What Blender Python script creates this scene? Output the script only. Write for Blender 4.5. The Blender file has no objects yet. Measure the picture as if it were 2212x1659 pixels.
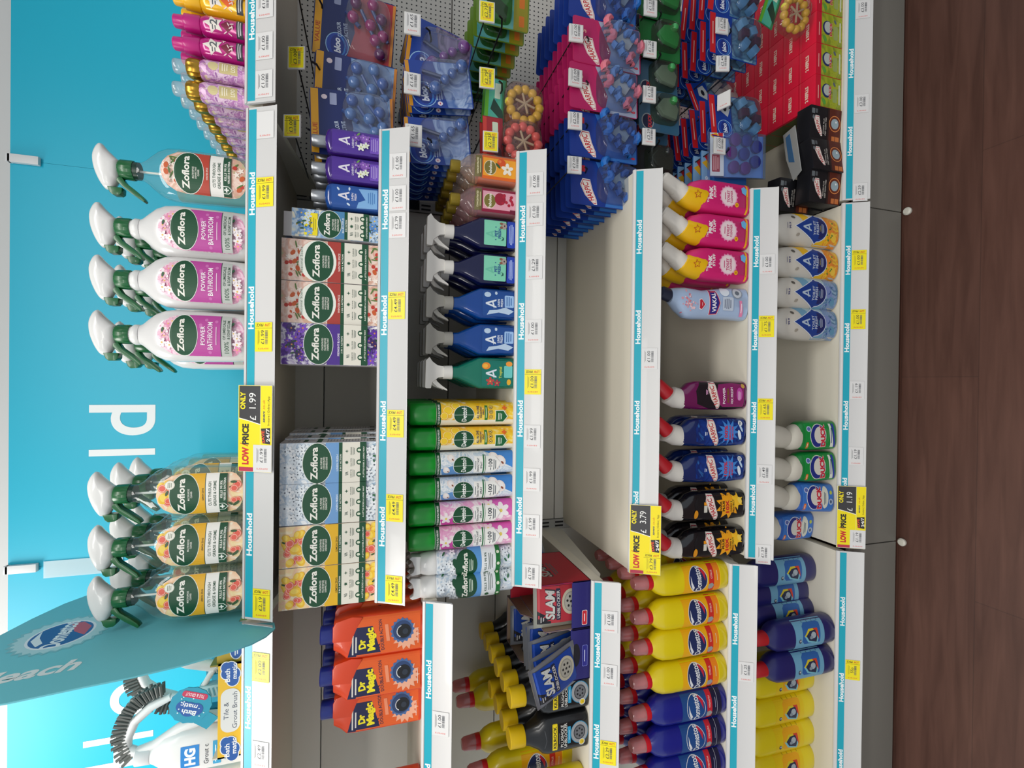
import bpy, bmesh, math, random
from mathutils import Vector, Matrix
from mathutils.geometry import tessellate_polygon
PI = math.pi
S = bpy.context.scene
COL = S.collection

# ------------------------------------------------------------------ camera
W_PX, H_PX = 2212, 1659
F_PX = 1013.87
PITCH, YAW, ROLL = .2906, -.0062, .0098
CAM = Vector((-.0264, -1.0315, 1.548))
FW = Vector((math.sin(YAW)*math.cos(PITCH), math.cos(YAW)*math.cos(PITCH), -math.sin(PITCH)))
_rt = Vector((math.cos(YAW), -math.sin(YAW), 0)); _up = _rt.cross(FW)
RT = _rt*math.cos(ROLL) + _up*math.sin(ROLL)
UP = -_rt*math.sin(ROLL) + _up*math.cos(ROLL)
cd = bpy.data.cameras.new('camera'); cam = bpy.data.objects.new('camera', cd); COL.objects.link(cam)
cd.sensor_width = 36; cd.sensor_fit = 'HORIZONTAL'; cd.lens = F_PX*36/W_PX; cd.clip_start = .02; cd.clip_end = 50
# the phone was held on its side: the picture's right is the shop's down
cx, cy, cz = -UP, RT, -FW
m = Matrix((cx, cy, cz)).transposed().to_4x4(); m.translation = CAM
cam.matrix_world = m
S.camera = cam

# ------------------------------------------------------------------ light
w = bpy.data.worlds.new('shop_air'); S.world = w; w.use_nodes = True
w.node_tree.nodes['Background'].inputs[0].default_value = (.86, .93, 1, 1)
w.node_tree.nodes['Background'].inputs[1].default_value = .44
def area(name, loc, sx, sy, power, rot=(0, 0, 0), col=(1, .97, .92)):
    l = bpy.data.lights.new(name, 'AREA'); l.shape = 'RECTANGLE'; l.size = sx; l.size_y = sy
    l.energy = power; l.color = col
    o = bpy.data.objects.new(name, l); o.location = loc; o.rotation_euler = rot; COL.objects.link(o); return o
area('ceiling_lamp', (-1.30, -.30, 2.95), .9, .7, 21)
area('ceiling_lamp', (.3, -1.2, 2.95), 1.6, .35, 18)
area('ceiling_lamp', (-.8, -3.0, 2.95), 2.4, .6, 40)
S.view_settings.view_transform = 'Standard'; S.view_settings.look = 'None'
S.view_settings.gamma = 1; S.view_settings.use_curve_mapping = False
S.view_settings.exposure = .50
S.cycles.transparent_max_bounces = 40

def at(px, py, Y):
    """world x, z where the sight line of a photo pixel meets the upright plane y=Y"""
    d = FW + RT*((1659-py)-829.5)/F_PX - UP*(px-1106)/F_PX
    q = CAM + d*((Y-CAM.y)/d.y); return q.x, q.z
def atx(px, py, Y): return at(px, py, Y)[0]

# ------------------------------------------------------------------ materials
def lin(h):
    h = h.lstrip('#'); c = [int(h[i:i+2], 16)/255 for i in (0, 2, 4)]
    return tuple((x/12.92 if x <= .04045 else ((x+.055)/1.055)**2.4) for x in c)+(1,)
MATS = {}
def M(h, rough=.45, metal=0, coat=0, tr=0, spec=.5):
    """plain principled material of one colour"""
    k = (h, rough, metal, coat, tr, spec)
    if k in MATS: return MATS[k]
    m = bpy.data.materials.new('paint_'+h.strip('#')); m.use_nodes = True
    b = m.node_tree.nodes['Principled BSDF']
    b.inputs['Base Color'].default_value = lin(h); b.inputs['Roughness'].default_value = rough
    b.inputs['Metallic'].default_value = metal; b.inputs['Coat Weight'].default_value = coat
    b.inputs['Specular IOR Level'].default_value = spec
    if tr:
        b.inputs['Subsurface Weight'].default_value = tr; b.inputs['Subsurface Radius'].default_value = (.02, .02, .02)
    MATS[k] = m; return m
def clear(name, h, fac=.85, rough=.03, refl=1.0):
    """thin clear plastic: tinted see-through with a glossy skin"""
    if name in MATS: return MATS[name]
    m = bpy.data.materials.new(name); m.use_nodes = True; nt = m.node_tree; nt.nodes.clear()
    o = nt.nodes.new('ShaderNodeOutputMaterial'); t = nt.nodes.new('ShaderNodeBsdfTransparent'); d = nt.nodes.new('ShaderNodeBsdfPrincipled')
    g = nt.nodes.new('ShaderNodeBsdfGlossy'); f = nt.nodes.new('ShaderNodeFresnel'); mx = nt.nodes.new('ShaderNodeMixShader'); m2 = nt.nodes.new('ShaderNodeMixShader')
    t.inputs[0].default_value = lin(h); d.inputs['Base Color'].default_value = lin(h); d.inputs['Roughness'].default_value = .25
    g.inputs['Roughness'].default_value = rough; 
    ge = nt.nodes.new('ShaderNodeNewGeometry'); ma = nt.nodes.new('ShaderNodeMath'); ma.operation = 'MULTIPLY_ADD'
    ma.inputs[1].default_value = 1/1.45-1.45; ma.inputs[2].default_value = 1.45; nt.links.new(ge.outputs['Backfacing'], ma.inputs[0]); nt.links.new(ma.outputs[0], f.inputs[0])
    m2.inputs[0].default_value = fac; nt.links.new(d.outputs[0], m2.inputs[1]); nt.links.new(t.outputs[0], m2.inputs[2])
    nt.links.new(f.outputs[0], mx.inputs[0]); nt.links.new(m2.outputs[0], mx.inputs[1]); nt.links.new(g.outputs[0], mx.inputs[2])
    nt.links.new(mx.outputs[0], o.inputs[0]); MATS[name] = m; return m
def print_mat(name, cols, scale=60, rough=.35, detail=2, dist=1.2):
    """printed flowers, fruit or splashes: distorted noise cut into flat colours"""
    if name in MATS: return MATS[name]
    m = bpy.data.materials.new(name); m.use_nodes = True; nt = m.node_tree; b = nt.nodes['Principled BSDF']
    tc = nt.nodes.new('ShaderNodeTexCoord'); v = nt.nodes.new('ShaderNodeTexVoronoi'); n = nt.nodes.new('ShaderNodeTexNoise'); r = nt.nodes.new('ShaderNodeValToRGB')
    n.inputs['Scale'].default_value = scale; n.inputs['Detail'].default_value = detail; n.inputs['Distortion'].default_value = dist
    nt.links.new(tc.outputs['Object'], n.inputs['Vector']); nt.links.new(n.outputs['Fac'], r.inputs[0]); nt.nodes.remove(v)
    r.color_ramp.interpolation = 'LINEAR'
    e = r.color_ramp.elements; k = len(cols)
    while len(e) < k: e.new(.5)
    for i, c in enumerate(cols):
        e[i].position = .3+.4*i/(k-1); e[i].color = lin(c)
    nt.links.new(r.outputs[0], b.inputs['Base Color']); b.inputs['Roughness'].default_value = rough
    MATS[name] = m; return m
WHITE, BLACK, CREAM, GREY = '#e6e6e4', '#16171a', '#ddd8cc', '#8c8c88'
TEAL, ZGREEN, RED, YEL = '#12a3b8', '#0d4a2c', '#c01828', '#f2d61c'

# ------------------------------------------------------------------ mesh building
class MB:
    def __init__(s): s.v = []; s.f = []; s.mi = []; s.mats = []
    def m(s, mat):
        if isinstance(mat, str): mat = M(mat)
        if mat not in s.mats: s.mats.append(mat)
        return s.mats.index(mat)
    def add(s, vs, fs, mat, T=None):
        o = len(s.v); i = s.m(mat)
        s.v += [tuple(T @ Vector(q)) if T else tuple(q) for q in vs]
        for f in fs: s.f.append([o+k for k in f]); s.mi.append(i)
        return s
    def box(s, x0, x1, y0, y1, z0, z1, mat, T=None):
        return s.add([(x, y, z) for z in (z0, z1) for y in (y0, y1) for x in (x0, x1)],
                     [(0, 2, 3, 1), (4, 5, 7, 6), (0, 1, 5, 4), (2, 6, 7, 3), (0, 4, 6, 2), (1, 3, 7, 5)], mat, T)
    def loft(s, rings, mat, T=None, cap0=True, cap1=True):
        n = len(rings[0]); vs = [p for r in rings for p in r]; fs = []
        for j in range(len(rings)-1):
            for i in range(n):
                a = j*n+i; b = j*n+(i+1) % n; fs.append((a, b, b+n, a+n))
        if cap0: fs.append(tuple(reversed(range(n))))
        if cap1: fs.append(tuple(range((len(rings)-1)*n, len(rings)*n)))
        return s.add(vs, fs, mat, T)
    def body(s, secs, mat, seg=28, T=None, cap1=True): return s.loft([ring(*q, seg=seg) for q in secs], mat, T, True, cap1)
    def lathe(s, prof, mat, seg=24, T=None, cap0=True, cap1=True):
        return s.loft([[(r*math.cos(2*PI*i/seg), r*math.sin(2*PI*i/seg), z) for i in range(seg)] for z, r in prof], mat, T, cap0, cap1)
    def prism(s, pts, t0, t1, mat, T=None, axis='y'):
        """outline (a,b) pushed from t0 to t1 along an axis"""
        n = len(pts)
        ar = sum(pts[i][0]*pts[(i+1) % n][1]-pts[(i+1) % n][0]*pts[i][1] for i in range(n))
        if ar < 0: pts = pts[::-1]
        f = {'y': lambda p, t: (p[0], t, p[1]), 'x': lambda p, t: (t, p[0], p[1]), 'z': lambda p, t: (p[0], p[1], t)}[axis]
        vs = [f(p, t0) for p in pts]+[f(p, t1) for p in pts]
        tri = tessellate_polygon([[Vector((p[0], p[1], 0)) for p in pts]])
        fs = [tuple(t) for t in tri]+[tuple(n+k for k in reversed(t)) for t in tri]+[(i, (i+1) % n, (i+1) % n+n, i+n) for i in range(n)]
        return s.add(vs, fs, mat, T)
    def tube(s, pts, r, mat, seg=8, T=None, closed=False):
        P = [Vector(p) for p in pts]; rings = []
        for i, p in enumerate(P):
            d = (P[min(i+1, len(P)-1)]-P[max(i-1, 0)]).normalized()
            a = d.cross(Vector((0, 0, 1))) if abs(d.z) < .9 else d.cross(Vector((1, 0, 0)))
            a.normalize(); b = d.cross(a); rr = r[i] if isinstance(r, (list, tuple)) else r
            rings.append([tuple(p+a*rr*math.cos(2*PI*k/seg)-b*rr*math.sin(2*PI*k/seg)) for k in range(seg)])
        return s.loft(rings, mat, T)
    def ball(s, c, r, mat, seg=12, sz=(1, 1, 1), T=None):
        k = seg//2; rings = []
        for j in range(k+1):
            a = -PI/2+PI*(j+.001)/(k+.002)
            rings.append([(c[0]+sz[0]*r*math.cos(a)*math.cos(2*PI*i/seg), c[1]+sz[1]*r*math.cos(a)*math.sin(2*PI*i/seg), c[2]+sz[2]*r*math.sin(a)) for i in range(seg)])
        return s.loft(rings, mat, T)
    def pillow(s, pts, half, mat, T=None, k=4, axis='y'):
        """outline (a,b) rounded by a spline and swollen to a cushion shape"""
        n = len(pts); q = []
        for i in range(n):
            p0, p1, p2, p3 = pts[i-1], pts[i], pts[(i+1) % n], pts[(i+2) % n]
            for j in range(k):
                t = j/k; q.append(tuple(.5*((2*b)+(c-a)*t+(2*a-5*b+4*c-d)*t*t+(3*b-a-3*c+d)*t**3) for a, b, c, d in zip(p0, p1, p2, p3)))
        mx = sum(p[0] for p in q)/len(q); my = sum(p[1] for p in q)/len(q)
        rg = [[(mx+(p[0]-mx)*f, y, my+(p[1]-my)*f) for p in q] for y, f in ((-half, .35), (-half*.93, .62), (-half*.75, .82), (-half*.45, .95), (0, 1), (half*.45, .95), (half*.75, .82), (half*.93, .62), (half, .35))]
        return s.loft(rg, mat, T)
    def build(s, name, parent=None, bev=0, ang=38):
        me = bpy.data.meshes.new(name); me.from_pydata(s.v, [], s.f)
        for m_ in s.mats: me.materials.append(m_)
        me.polygons.foreach_set('material_index', s.mi)
        bm = bmesh.new(); bm.from_mesh(me); bmesh.ops.recalc_face_normals(bm, faces=bm.faces)
        if bev:
            es = [e for e in bm.edges if len(e.link_faces) == 2 and e.calc_face_angle(0) > .6]
            bmesh.ops.bevel(bm, geom=es, offset=bev, segments=2, affect='EDGES', profile=.6, clamp_overlap=True)
        bm.to_mesh(me); bm.free()
        me.polygons.foreach_set('use_smooth', [True]*len(me.polygons)); me.set_sharp_from_angle(angle=math.radians(ang))
        o = bpy.data.objects.new(name, me); COL.objects.link(o)
        if parent: o.parent = parent
        return o
def ring(z, hx, hy, n=2.0, cx=0, cy=0, seg=28):
    out = []
    for i in range(seg):
        a = 2*PI*(i+.5)/seg; c, s_ = math.cos(a), math.sin(a)
        out.append((cx+hx*math.copysign(abs(c)**(2/n), c), cy+hy*math.copysign(abs(s_)**(2/n), s_), z))
    return out
def sect_at(secs, z):
    if z <= secs[0][0]: q = secs[0]; return list(q[1:])+[2.0, 0, 0][len(q)-3:]
    for a, b in zip(secs, secs[1:]):
        if z <= b[0]:
            t = (z-a[0])/max(1e-9, b[0]-a[0]); A = list(a[1:])+[2.0, 0, 0][len(a)-3:]; B = list(b[1:])+[2.0, 0, 0][len(b)-3:]
            return [p+(q-p)*t for p, q in zip(A, B)]
    q = secs[-1]; return list(q[1:])+[2.0, 0, 0][len(q)-3:]
def front(secs):
    """maps label (u, v) onto the front of a lofted body"""
    def f(u, v, e):
        hx, hy, n, cx_, cy_ = sect_at(secs, v); t = min(.985, abs((u-cx_)/hx))
        return (u, cy_-hy*(1-t**n)**(1/n)-e, v)
    f.vs = [q[0] for q in secs]; f.du = .0045; return f
def cyl(r):
    f = lambda u, v, e: ((r+e)*math.sin(u/r), -(r+e)*math.cos(u/r), v)
    f.vs = []; f.du = .004; return f
def flat(y):
    f = lambda u, v, e: (u, y-e, v)
    f.vs = []; f.du = 9; return f
def onto(fn):
    f = lambda u, v, e: fn(u, v, e)
    f.vs = []; f.du = 9; return f

TXT = {}
def glyphs(t, off, shear, res=2):
    k = (t, off, shear, res)
    if k not in TXT:
        c = bpy.data.curves.new('t', 'FONT'); c.body = t; c.size = 1; c.resolution_u = res; c.offset = off; c.shear = shear
        o = bpy.data.objects.new('t', c); me = bpy.data.meshes.new_from_object(o)
        vs = [(v.co.x, v.co.y) for v in me.vertices]; fs = [tuple(p.vertices) for p in me.polygons]
        bpy.data.objects.remove(o); bpy.data.curves.remove(c); bpy.data.meshes.remove(me)
        x0 = min(v[0] for v in vs); x1 = max(v[0] for v in vs)
        TXT[k] = ([(x-x0, y) for x, y in vs], fs, x1-x0)
    return TXT[k]
class Lab:
    """flat printed artwork: coloured shapes and lettering in label coordinates (metres)"""
    def __init__(s): s.L = []
    def poly(s, pts, mat):
        tri = tessellate_polygon([[Vector((p[0], p[1], 0)) for p in pts]]); s.L.append(([tuple(p) for p in pts], [tuple(t) for t in tri], mat)); return s
    def rect(s, x0, y0, x1, y1, mat): return s.poly([(x0, y0), (x1, y0), (x1, y1), (x0, y1)], mat)
    def rr(s, x0, y0, x1, y1, r, mat, k=5):
        pts = []
        for cx_, cy_, a0 in ((x1-r, y1-r, 0), (x0+r, y1-r, 90), (x0+r, y0+r, 180), (x1-r, y0+r, 270)):
            pts += [(cx_+r*math.cos(math.radians(a0+90*i/k)), cy_+r*math.sin(math.radians(a0+90*i/k))) for i in range(k+1)]
        return s.poly(pts, mat)
    def ell(s, cx_, cy_, rx, ry, mat, k=24, rot=0):
        c, d = math.cos(rot), math.sin(rot)
        return s.poly([(cx_+rx*math.cos(2*PI*i/k)*c-ry*math.sin(2*PI*i/k)*d, cy_+rx*math.cos(2*PI*i/k)*d+ry*math.sin(2*PI*i/k)*c) for i in range(k)], mat)
    def text(s, t, x, y, h, mat, w=None, bold=.02, rot=0, shear=0, al=.5):
        """h = height of a capital; w = width to fit; x,y = middle of the line"""
        vs, fs, tw = glyphs(t, bold, shear, 2 if h < .012 else 4); k = h/.7; kx = w/tw if w else k
        c, d = math.cos(math.radians(rot)), math.sin(math.radians(rot)); out = []
        for a, b in vs:
            a = (a-tw*al)*kx; b = (b-.35)*k; out.append((x+a*c-b*d, y+a*d+b*c))
        s.L.append((out, fs, mat)); return s
    def lines(s, x0, y0, x1, y1, n, mat, f=.45, seed=1):
        """a block of print too small to read"""
        r = random.Random(seed); h = (y1-y0)/n
        for i in range(n):
            b = r.uniform(.75, 1)*(x1-x0)/2; c = (x0+x1)/2; s.rect(c-b, y0+h*i+h*(1-f)/2, c+b, y0+h*i+h*(1+f)/2, mat)
        return s
    def star(s, x, y, r, k, mat, r2=.45, rot=90):
        return s.poly([(x+(r if i % 2 == 0 else r*r2)*math.cos(math.radians(rot)+PI*i/k), y+(r if i % 2 == 0 else r*r2)*math.sin(math.radians(rot)+PI*i/k)) for i in range(2*k)], mat)
    def flower(s, x, y, r, mat, mid='#e0b050', k=5, rot=0):
        for i in range(k):
            a = rot+2*PI*i/k; s.ell(x+r*.55*math.cos(a), y+r*.55*math.sin(a), r*.5, r*.3, mat, 10, a)
        return s.ell(x, y, r*.2, r*.2, mid, 8)
    def scatter(s, x0, y0, x1, y1, n, fn, seed=1):
        r = random.Random(seed)
        for i in range(n): fn(s, r.uniform(x0, x1), r.uniform(y0, y1), r)
        return s
    def barcode(s, x0, y0, x1, y1, mat='#33363a', seed=3, n=13):
        r = random.Random(seed); w_ = (x1-x0)/n
        for i in range(n): s.rect(x0+i*w_, y0, x0+i*w_+w_*r.uniform(.3, .8), y1, mat)
        return s
    def build(s, name, mp, parent=None, e0=.0003, de=None, mb=None, T=None):
        out = mb or MB(); de = de or (.00002 if mp.du > 5 and not mp.vs else .00005)
        us = []
        if mp.du < 5:
            xs = [p[0] for L in s.L for p in L[0]]; k = max(1, int((max(xs)-min(xs))/mp.du)); us = [min(xs)+(max(xs)-min(xs))*(i+1)/(k+1) for i in range(k)]
        for i, (vs, fs, mat) in enumerate(s.L):
            if isinstance(mat, str): mat = M(mat, .4)
            bm = bmesh.new(); bv = [bm.verts.new((p[0], p[1], 0)) for p in vs]
            for f in fs:
                try: bm.faces.new([bv[k] for k in f])
                except ValueError: pass
            lo = min(p[0] for p in vs); hi = max(p[0] for p in vs); l2 = min(p[1] for p in vs); h2 = max(p[1] for p in vs)
            for u in us:
                if lo < u < hi: bmesh.ops.bisect_plane(bm, geom=bm.verts[:]+bm.edges[:]+bm.faces[:], plane_co=(u, 0, 0), plane_no=(1, 0, 0))
            for v in mp.vs:
                if l2+1e-4 < v < h2-1e-4: bmesh.ops.bisect_plane(bm, geom=bm.verts[:]+bm.edges[:]+bm.faces[:], plane_co=(0, v, 0), plane_no=(0, 1, 0))
            bm.verts.index_update()
            out.add([mp(v.co.x, v.co.y, e0+de*i) for v in bm.verts], [[v.index for v in f.verts] for f in bm.faces], mat, T); bm.free()
        if mb: return mb
        me = bpy.data.meshes.new(name); me.from_pydata(out.v, [], out.f)
        for m_ in out.mats: me.materials.append(m_)
        me.polygons.foreach_set('material_index', out.mi)
        o = bpy.data.objects.new(name, me); COL.objects.link(o)
        if parent: o.parent = parent
        return o

# ------------------------------------------------------------------ things
def tag(o, label, cat, group=None):
    o['label'] = label; o['category'] = cat
    if group: o['group'] = group
    return o
def empty(name, loc=(0, 0, 0), rot=(0, 0, 0)):
    o = bpy.data.objects.new(name, None); o.location = loc; o.rotation_euler = rot; o.empty_display_size = .02; COL.objects.link(o); return o
def struct(o): o['kind'] = 'structure'; return o
def dup(o, parent=None):
    c = o.copy(); COL.objects.link(c)
    if parent: c.parent = parent
    for ch in [q for q in KIDS.get(o.name, [])]: dup(ch, c)
    return c
KIDS = {}
def index_kids(root):
    KIDS[root.name] = [q for q in root.children_recursive if q.parent == root]
    for q in KIDS[root.name]: index_kids(q)
PROTO = {}; USED = set()
BUILD = {}
def kind(name):
    def d(fn): BUILD[name] = fn; return fn
    return d
def place(k, x, y, z, label, cat, group=None, rz=0, rx=0, ry=0):
    if k not in PROTO:
        PROTO[k] = BUILD[k](); bpy.context.view_layer.update(); index_kids(PROTO[k])
    o = PROTO[k] if k not in USED else dup(PROTO[k]); USED.add(k)
    o.location = (x, y, z); o.rotation_mode = 'XYZ'; o.rotation_euler = (math.radians(rx), math.radians(ry), math.radians(rz))
    for q in ('label', 'category', 'group'):
        if q in o: del o[q]
    return tag(o, label, cat, group)
ORD = ['front one', 'second from the front', 'third from the front', 'fourth from the front', 'fifth from the front', 'sixth from the front', 'seventh from the front', 'eighth from the front', 'ninth from the front', 'tenth from the front']
RJ = random.Random(11)
def column(k, x, y0, dy, n, z, desc, cat, group, jit=.002, rz=0, jr=4, dx=0):
    for i in range(n):
        place(k, x+dx*i+(RJ.uniform(-jit, jit) if i else 0), y0+dy*i, z, desc+', '+ORD[i], cat, group, rz+(RJ.uniform(-jr, jr) if i else 0))
# ================================================================== setting
Z1, Z2, Z3, Z4, Z5, ZB = 1.788, 1.538, 1.235, .932, .575, .247       # rail tops of the middle bay
ZA, ZLB, ZC = 1.437, 1.032, .626                                     # left bay
YB = .4257; RH = .0595; RP = .031; BX = .5
def wood_floor():
    m = bpy.data.materials.new('dark_wood_floor'); m.use_nodes = True; nt = m.node_tree; b = nt.nodes['Principled BSDF']
    tc = nt.nodes.new('ShaderNodeTexCoord'); mp = nt.nodes.new('ShaderNodeMapping'); n = nt.nodes.new('ShaderNodeTexNoise'); r = nt.nodes.new('ShaderNodeValToRGB')
    mp.inputs['Scale'].default_value = (1.2, 14, 1); n.inputs['Scale'].default_value = 3; n.inputs['Detail'].default_value = 6; n.inputs['Distortion'].default_value = .6
    r.color_ramp.elements[0].position = .3; r.color_ramp.elements[0].color = lin('#46291f'); r.color_ramp.elements[1].position = .75; r.color_ramp.elements[1].color = lin('#5c3c31')
    br = nt.nodes.new('ShaderNodeTexBrick'); br.inputs['Scale'].default_value = 1; br.inputs['Brick Width'].default_value = 1.2; br.inputs['Row Height'].default_value = .19
    br.inputs['Mortar Size'].default_value = .0012; br.inputs['Color1'].default_value = (.93, .93, .93, 1); br.inputs['Color2'].default_value = (1.05, 1.05, 1.05, 1); br.inputs['Mortar'].default_value = (.72, .72, .72, 1)
    mx = nt.nodes.new('ShaderNodeMixRGB'); mx.blend_type = 'MULTIPLY'; mx.inputs[0].default_value = 1
    nt.links.new(tc.outputs['Object'], mp.inputs[0]); nt.links.new(mp.outputs[0], n.inputs['Vector']); nt.links.new(n.outputs['Fac'], r.inputs[0])
    nt.links.new(tc.outputs['Object'], br.inputs['Vector']); nt.links.new(r.outputs[0], mx.inputs[1]); nt.links.new(br.outputs[0], mx.inputs[2]); nt.links.new(mx.outputs[0], b.inputs['Base Color'])
    b.inputs['Roughness'].default_value = .5; return m
struct(MB().box(-3, 3, -3.6, .6, -.05, 0, wood_floor()).build('floor'))
struct(MB().box(-3, 3, .50, .6, 0, 3.0, M('#dddcda', .8)).build('wall_back'))
struct(MB().box(-3, 3, -3.6, .6, 3.0, 3.05, M('#d8d8d4', .8)).build('ceiling'))

PANEL = M('#d8d5cc', .6, spec=.3); DECK = M('#dcd6c6', .55, spec=.3); POST = M('#b4b4b0', .4, .2)
def pegboard():
    m = bpy.data.materials.new('perforated_steel'); m.use_nodes = True; nt = m.node_tree; b = nt.nodes['Principled BSDF']
    tc = nt.nodes.new('ShaderNodeTexCoord'); sc = nt.nodes.new('ShaderNodeVectorMath'); sc.operation = 'SCALE'; sc.inputs['Scale'].default_value = 1/.0145
    fr = nt.nodes.new('ShaderNodeVectorMath'); fr.operation = 'FRACTION'; sp = nt.nodes.new('ShaderNodeSeparateXYZ')
    cb = nt.nodes.new('ShaderNodeCombineXYZ'); ln = nt.nodes.new('ShaderNodeVectorMath'); ln.operation = 'DISTANCE'; ln.inputs[1].default_value = (.5, .5, 0)
    lt = nt.nodes.new('ShaderNodeMath'); lt.operation = 'LESS_THAN'; lt.inputs[1].default_value = .16
    mx = nt.nodes.new('ShaderNodeMixRGB'); mx.inputs[1].default_value = lin('#cfccc4'); mx.inputs[2].default_value = lin('#15161a')
    nt.links.new(tc.outputs['Object'], sc.inputs[0]); nt.links.new(sc.outputs[0], fr.inputs[0]); nt.links.new(fr.outputs[0], sp.inputs[0])
    nt.links.new(sp.outputs['X'], cb.inputs[0]); nt.links.new(sp.outputs['Z'], cb.inputs[1]); nt.links.new(cb.outputs[0], ln.inputs[0])
    nt.links.new(ln.outputs['Value'], lt.inputs[0]); nt.links.new(lt.outputs[0], mx.inputs[0]); nt.links.new(mx.outputs[0], b.inputs['Base Color']); b.inputs['Roughness'].default_value = .5
    return m
PEG = pegboard()
def back_panels(x0, x1, mat, name, label, edges):
    mb = MB()
    for a, b in zip(edges, edges[1:]): mb.box(x0, x1, YB, YB+.012, a+.0015, b-.0015, mat)
    return tag(mb.build(name, bev=.0012), label, 'back panel')
back_panels(-.483, .483, PANEL, 'back_panel', 'plain grey steel back panels of the middle shelving bay', [.247, .60, .96, 1.16, 1.32, 1.68, 1.80])
back_panels(-1.483, -.517, PANEL, 'back_panel', 'plain grey steel back panels of the left shelving bay', [.247, .60, .96, 1.16, 1.32, 1.68, 1.80])
back_panels(.517, 1.483, PEG, 'pegboard', 'perforated pegboard back panel with small round holes behind the hooks', [.247, .60, .96, 1.32, 1.68, 1.80])
for x, t in ((-.5, 'between the left and middle bays'), (.5, 'between the middle bay and the pegboard bay')):
    mb = MB(); mb.box(x-.015, x+.015, YB-.004, YB+.03, .0, 2.33, POST)
    sl = MB()
    z = .28
    while z < 2.3:
        sl.box(x-.0085, x-.0035, YB-.0052, YB-.0035, z, z+.028, '#101012'); sl.box(x+.0035, x+.0085, YB-.0052, YB-.0035, z, z+.028, '#101012'); z += .05
    r = empty('upright_post', (0, 0, 0)); mb.build('post', r); sl.build('slots', r)
    tag(r, 'slotted steel upright post '+t, 'post')
    r = empty('post_foot'); ft = MB(); ft.box(x-.014, x+.014, .014, YB-.005, .0, .035, POST); ft.build('foot_beam', r)
    MB().lathe([(0, .010), (.003, .0115), (.008, .0115), (.012, .008)], M('#c8c4b8', .5), 18, Matrix.Translation((x, -.0125, 0))).build('foot_cap', r)
    tag(r, 'steel foot with round white cap '+t, 'foot')
# plinth under the base decks
for x0, x1, t in ((-1.4985, -.5015, 'left bay'), (-.4985, .4985, 'middle bay'), (.5015, 1.4985, 'pegboard bay')):
    tag(MB().box(x0, x1, .0, .012, .012, .20, M('#7d7a72', .55)).build('plinth', bev=.001), 'long grey kick plate at the floor under the '+t, 'plinth')

RW = M('#cccbca', .4, 0, .1); RT_ = M(TEAL, .4); RWT = M('#f2f4f4', .4)
CL = clear('ticket_cover', '#ffffff', .97)
def rail(parent, x0, x1, texts, z, tr=None):
    """sloping price rail with the teal header strip; texts = photo rows of the word's middle"""
    mb = MB()
    def P_(t, o=0): return (-RP*t-o*.887, z-RH*t-o*.46)       # t down the face, o out of the face
    prof = [P_(0), P_(0, .003), P_(.06, .003), P_(.07, .0008), P_(.95, .0008), P_(.96, .003), P_(1, .003), (P_(1)[0]+.006, P_(1)[1]), (.004, z-.004), (.004, z)]
    mb.prism(prof, x0, x1, RW, axis='x'); o = mb.build('price_rail', parent)
    lb = Lab(); k = RH/.887
    lb.rect(x0+.004,   .655*k, x1-.004, .905*k, RT_)
    for py, a, b in texts:
        x = atx(py[0], py[1], -.006)
        lb.text('Household', x, .782*k, .0112, RWT, w=.083, bold=.035)
    lb.build('header_strip', onto(lambda u, v, e: (u, -RP*(1-v/k)-(e+.0010)*.887, z-RH*(1-v/k)-(e+.0010)*.46)), o, e0=.0002)
def shelf(x0, x1, z, names, label, thick=.028, back=YB, bracket=True, zs=None):
    r = empty('shelf', (0, 0, 0)); zs = z-.004 if zs is None else zs
    MB().box(x0+.003, x1-.003, .004, back-.001, zs-thick, zs, DECK).build('deck', r, bev=.001)
    if bracket:
        for i, x in enumerate((x0+.004, x1-.006)):
            MB().prism([(.02, zs-thick), (back-.004, zs-thick), (back-.004, zs-thick-.055), (back-.05, zs-thick-.055), (.04, zs-thick-.012)], x, x+.002, M('#d4d0c4', .45), axis='x').build('bracket', r)
    rail(r, x0, x1, names, z)
    tag(r, label, 'shelf'); return r
h = lambda px, *ys: [((px, y), 0, 0) for y in ys]
shelf(-.498, .5, Z1, h(535, 418, 665, 910, 1154), 'top shelf of the middle bay carrying the spray bottles')
shelf(-.498, .5, Z2, h(822, 452, 681, 909, 1137), 'middle bay shelf holding the disinfectant cartons')
shelf(-.498, .5, Z3, h(1118, 483, 694, 904, 1113), 'middle bay shelf holding green capped aerosols and trigger bottles')
shelf(-.498, .5, Z4, h(1377, 512, 707, 902, 1097), 'empty white shelf of the middle bay')
shelf(-.498, .5, Z5, h(1625, 543, 723, 902, 1080), 'middle bay shelf of angled neck toilet cleaner bottles')
shelf(-.498, .5, ZB, h(1835, 563, 730, 897, 1062), 'bottom shelf of the middle bay just above the floor', bracket=False)
shelf(-1.5, -.508, Z1, h(535, 1527, 1772), 'top shelf of the left bay carrying the brush box')
shelf(-1.5, -.508, ZA, h(922, 1467, 1690), 'left bay shelf holding orange drain cleaner flasks')
shelf(-1.5, -.508, ZLB, h(1290, 1404, 1600), 'left bay shelf holding black bottles and sachet boxes')
shelf(-1.5, -.508, ZC, h(1585, 1358, 1536), 'left bay shelf holding yellow and blue bleach bottles')
shelf(-1.5, -.508, ZB, h(1825, 1319, 1482, 1645), 'bottom shelf of the left bay just above the floor', bracket=False)
shelf(.508, 1.5, Z1+.003, h(540, 40), 'top shelf of the right bay over the hooks')
shelf(.508, 1.5, ZB, h(1845, 140, 308, -30), 'bottom shelf of the right bay under the hooks', bracket=False)

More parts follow.
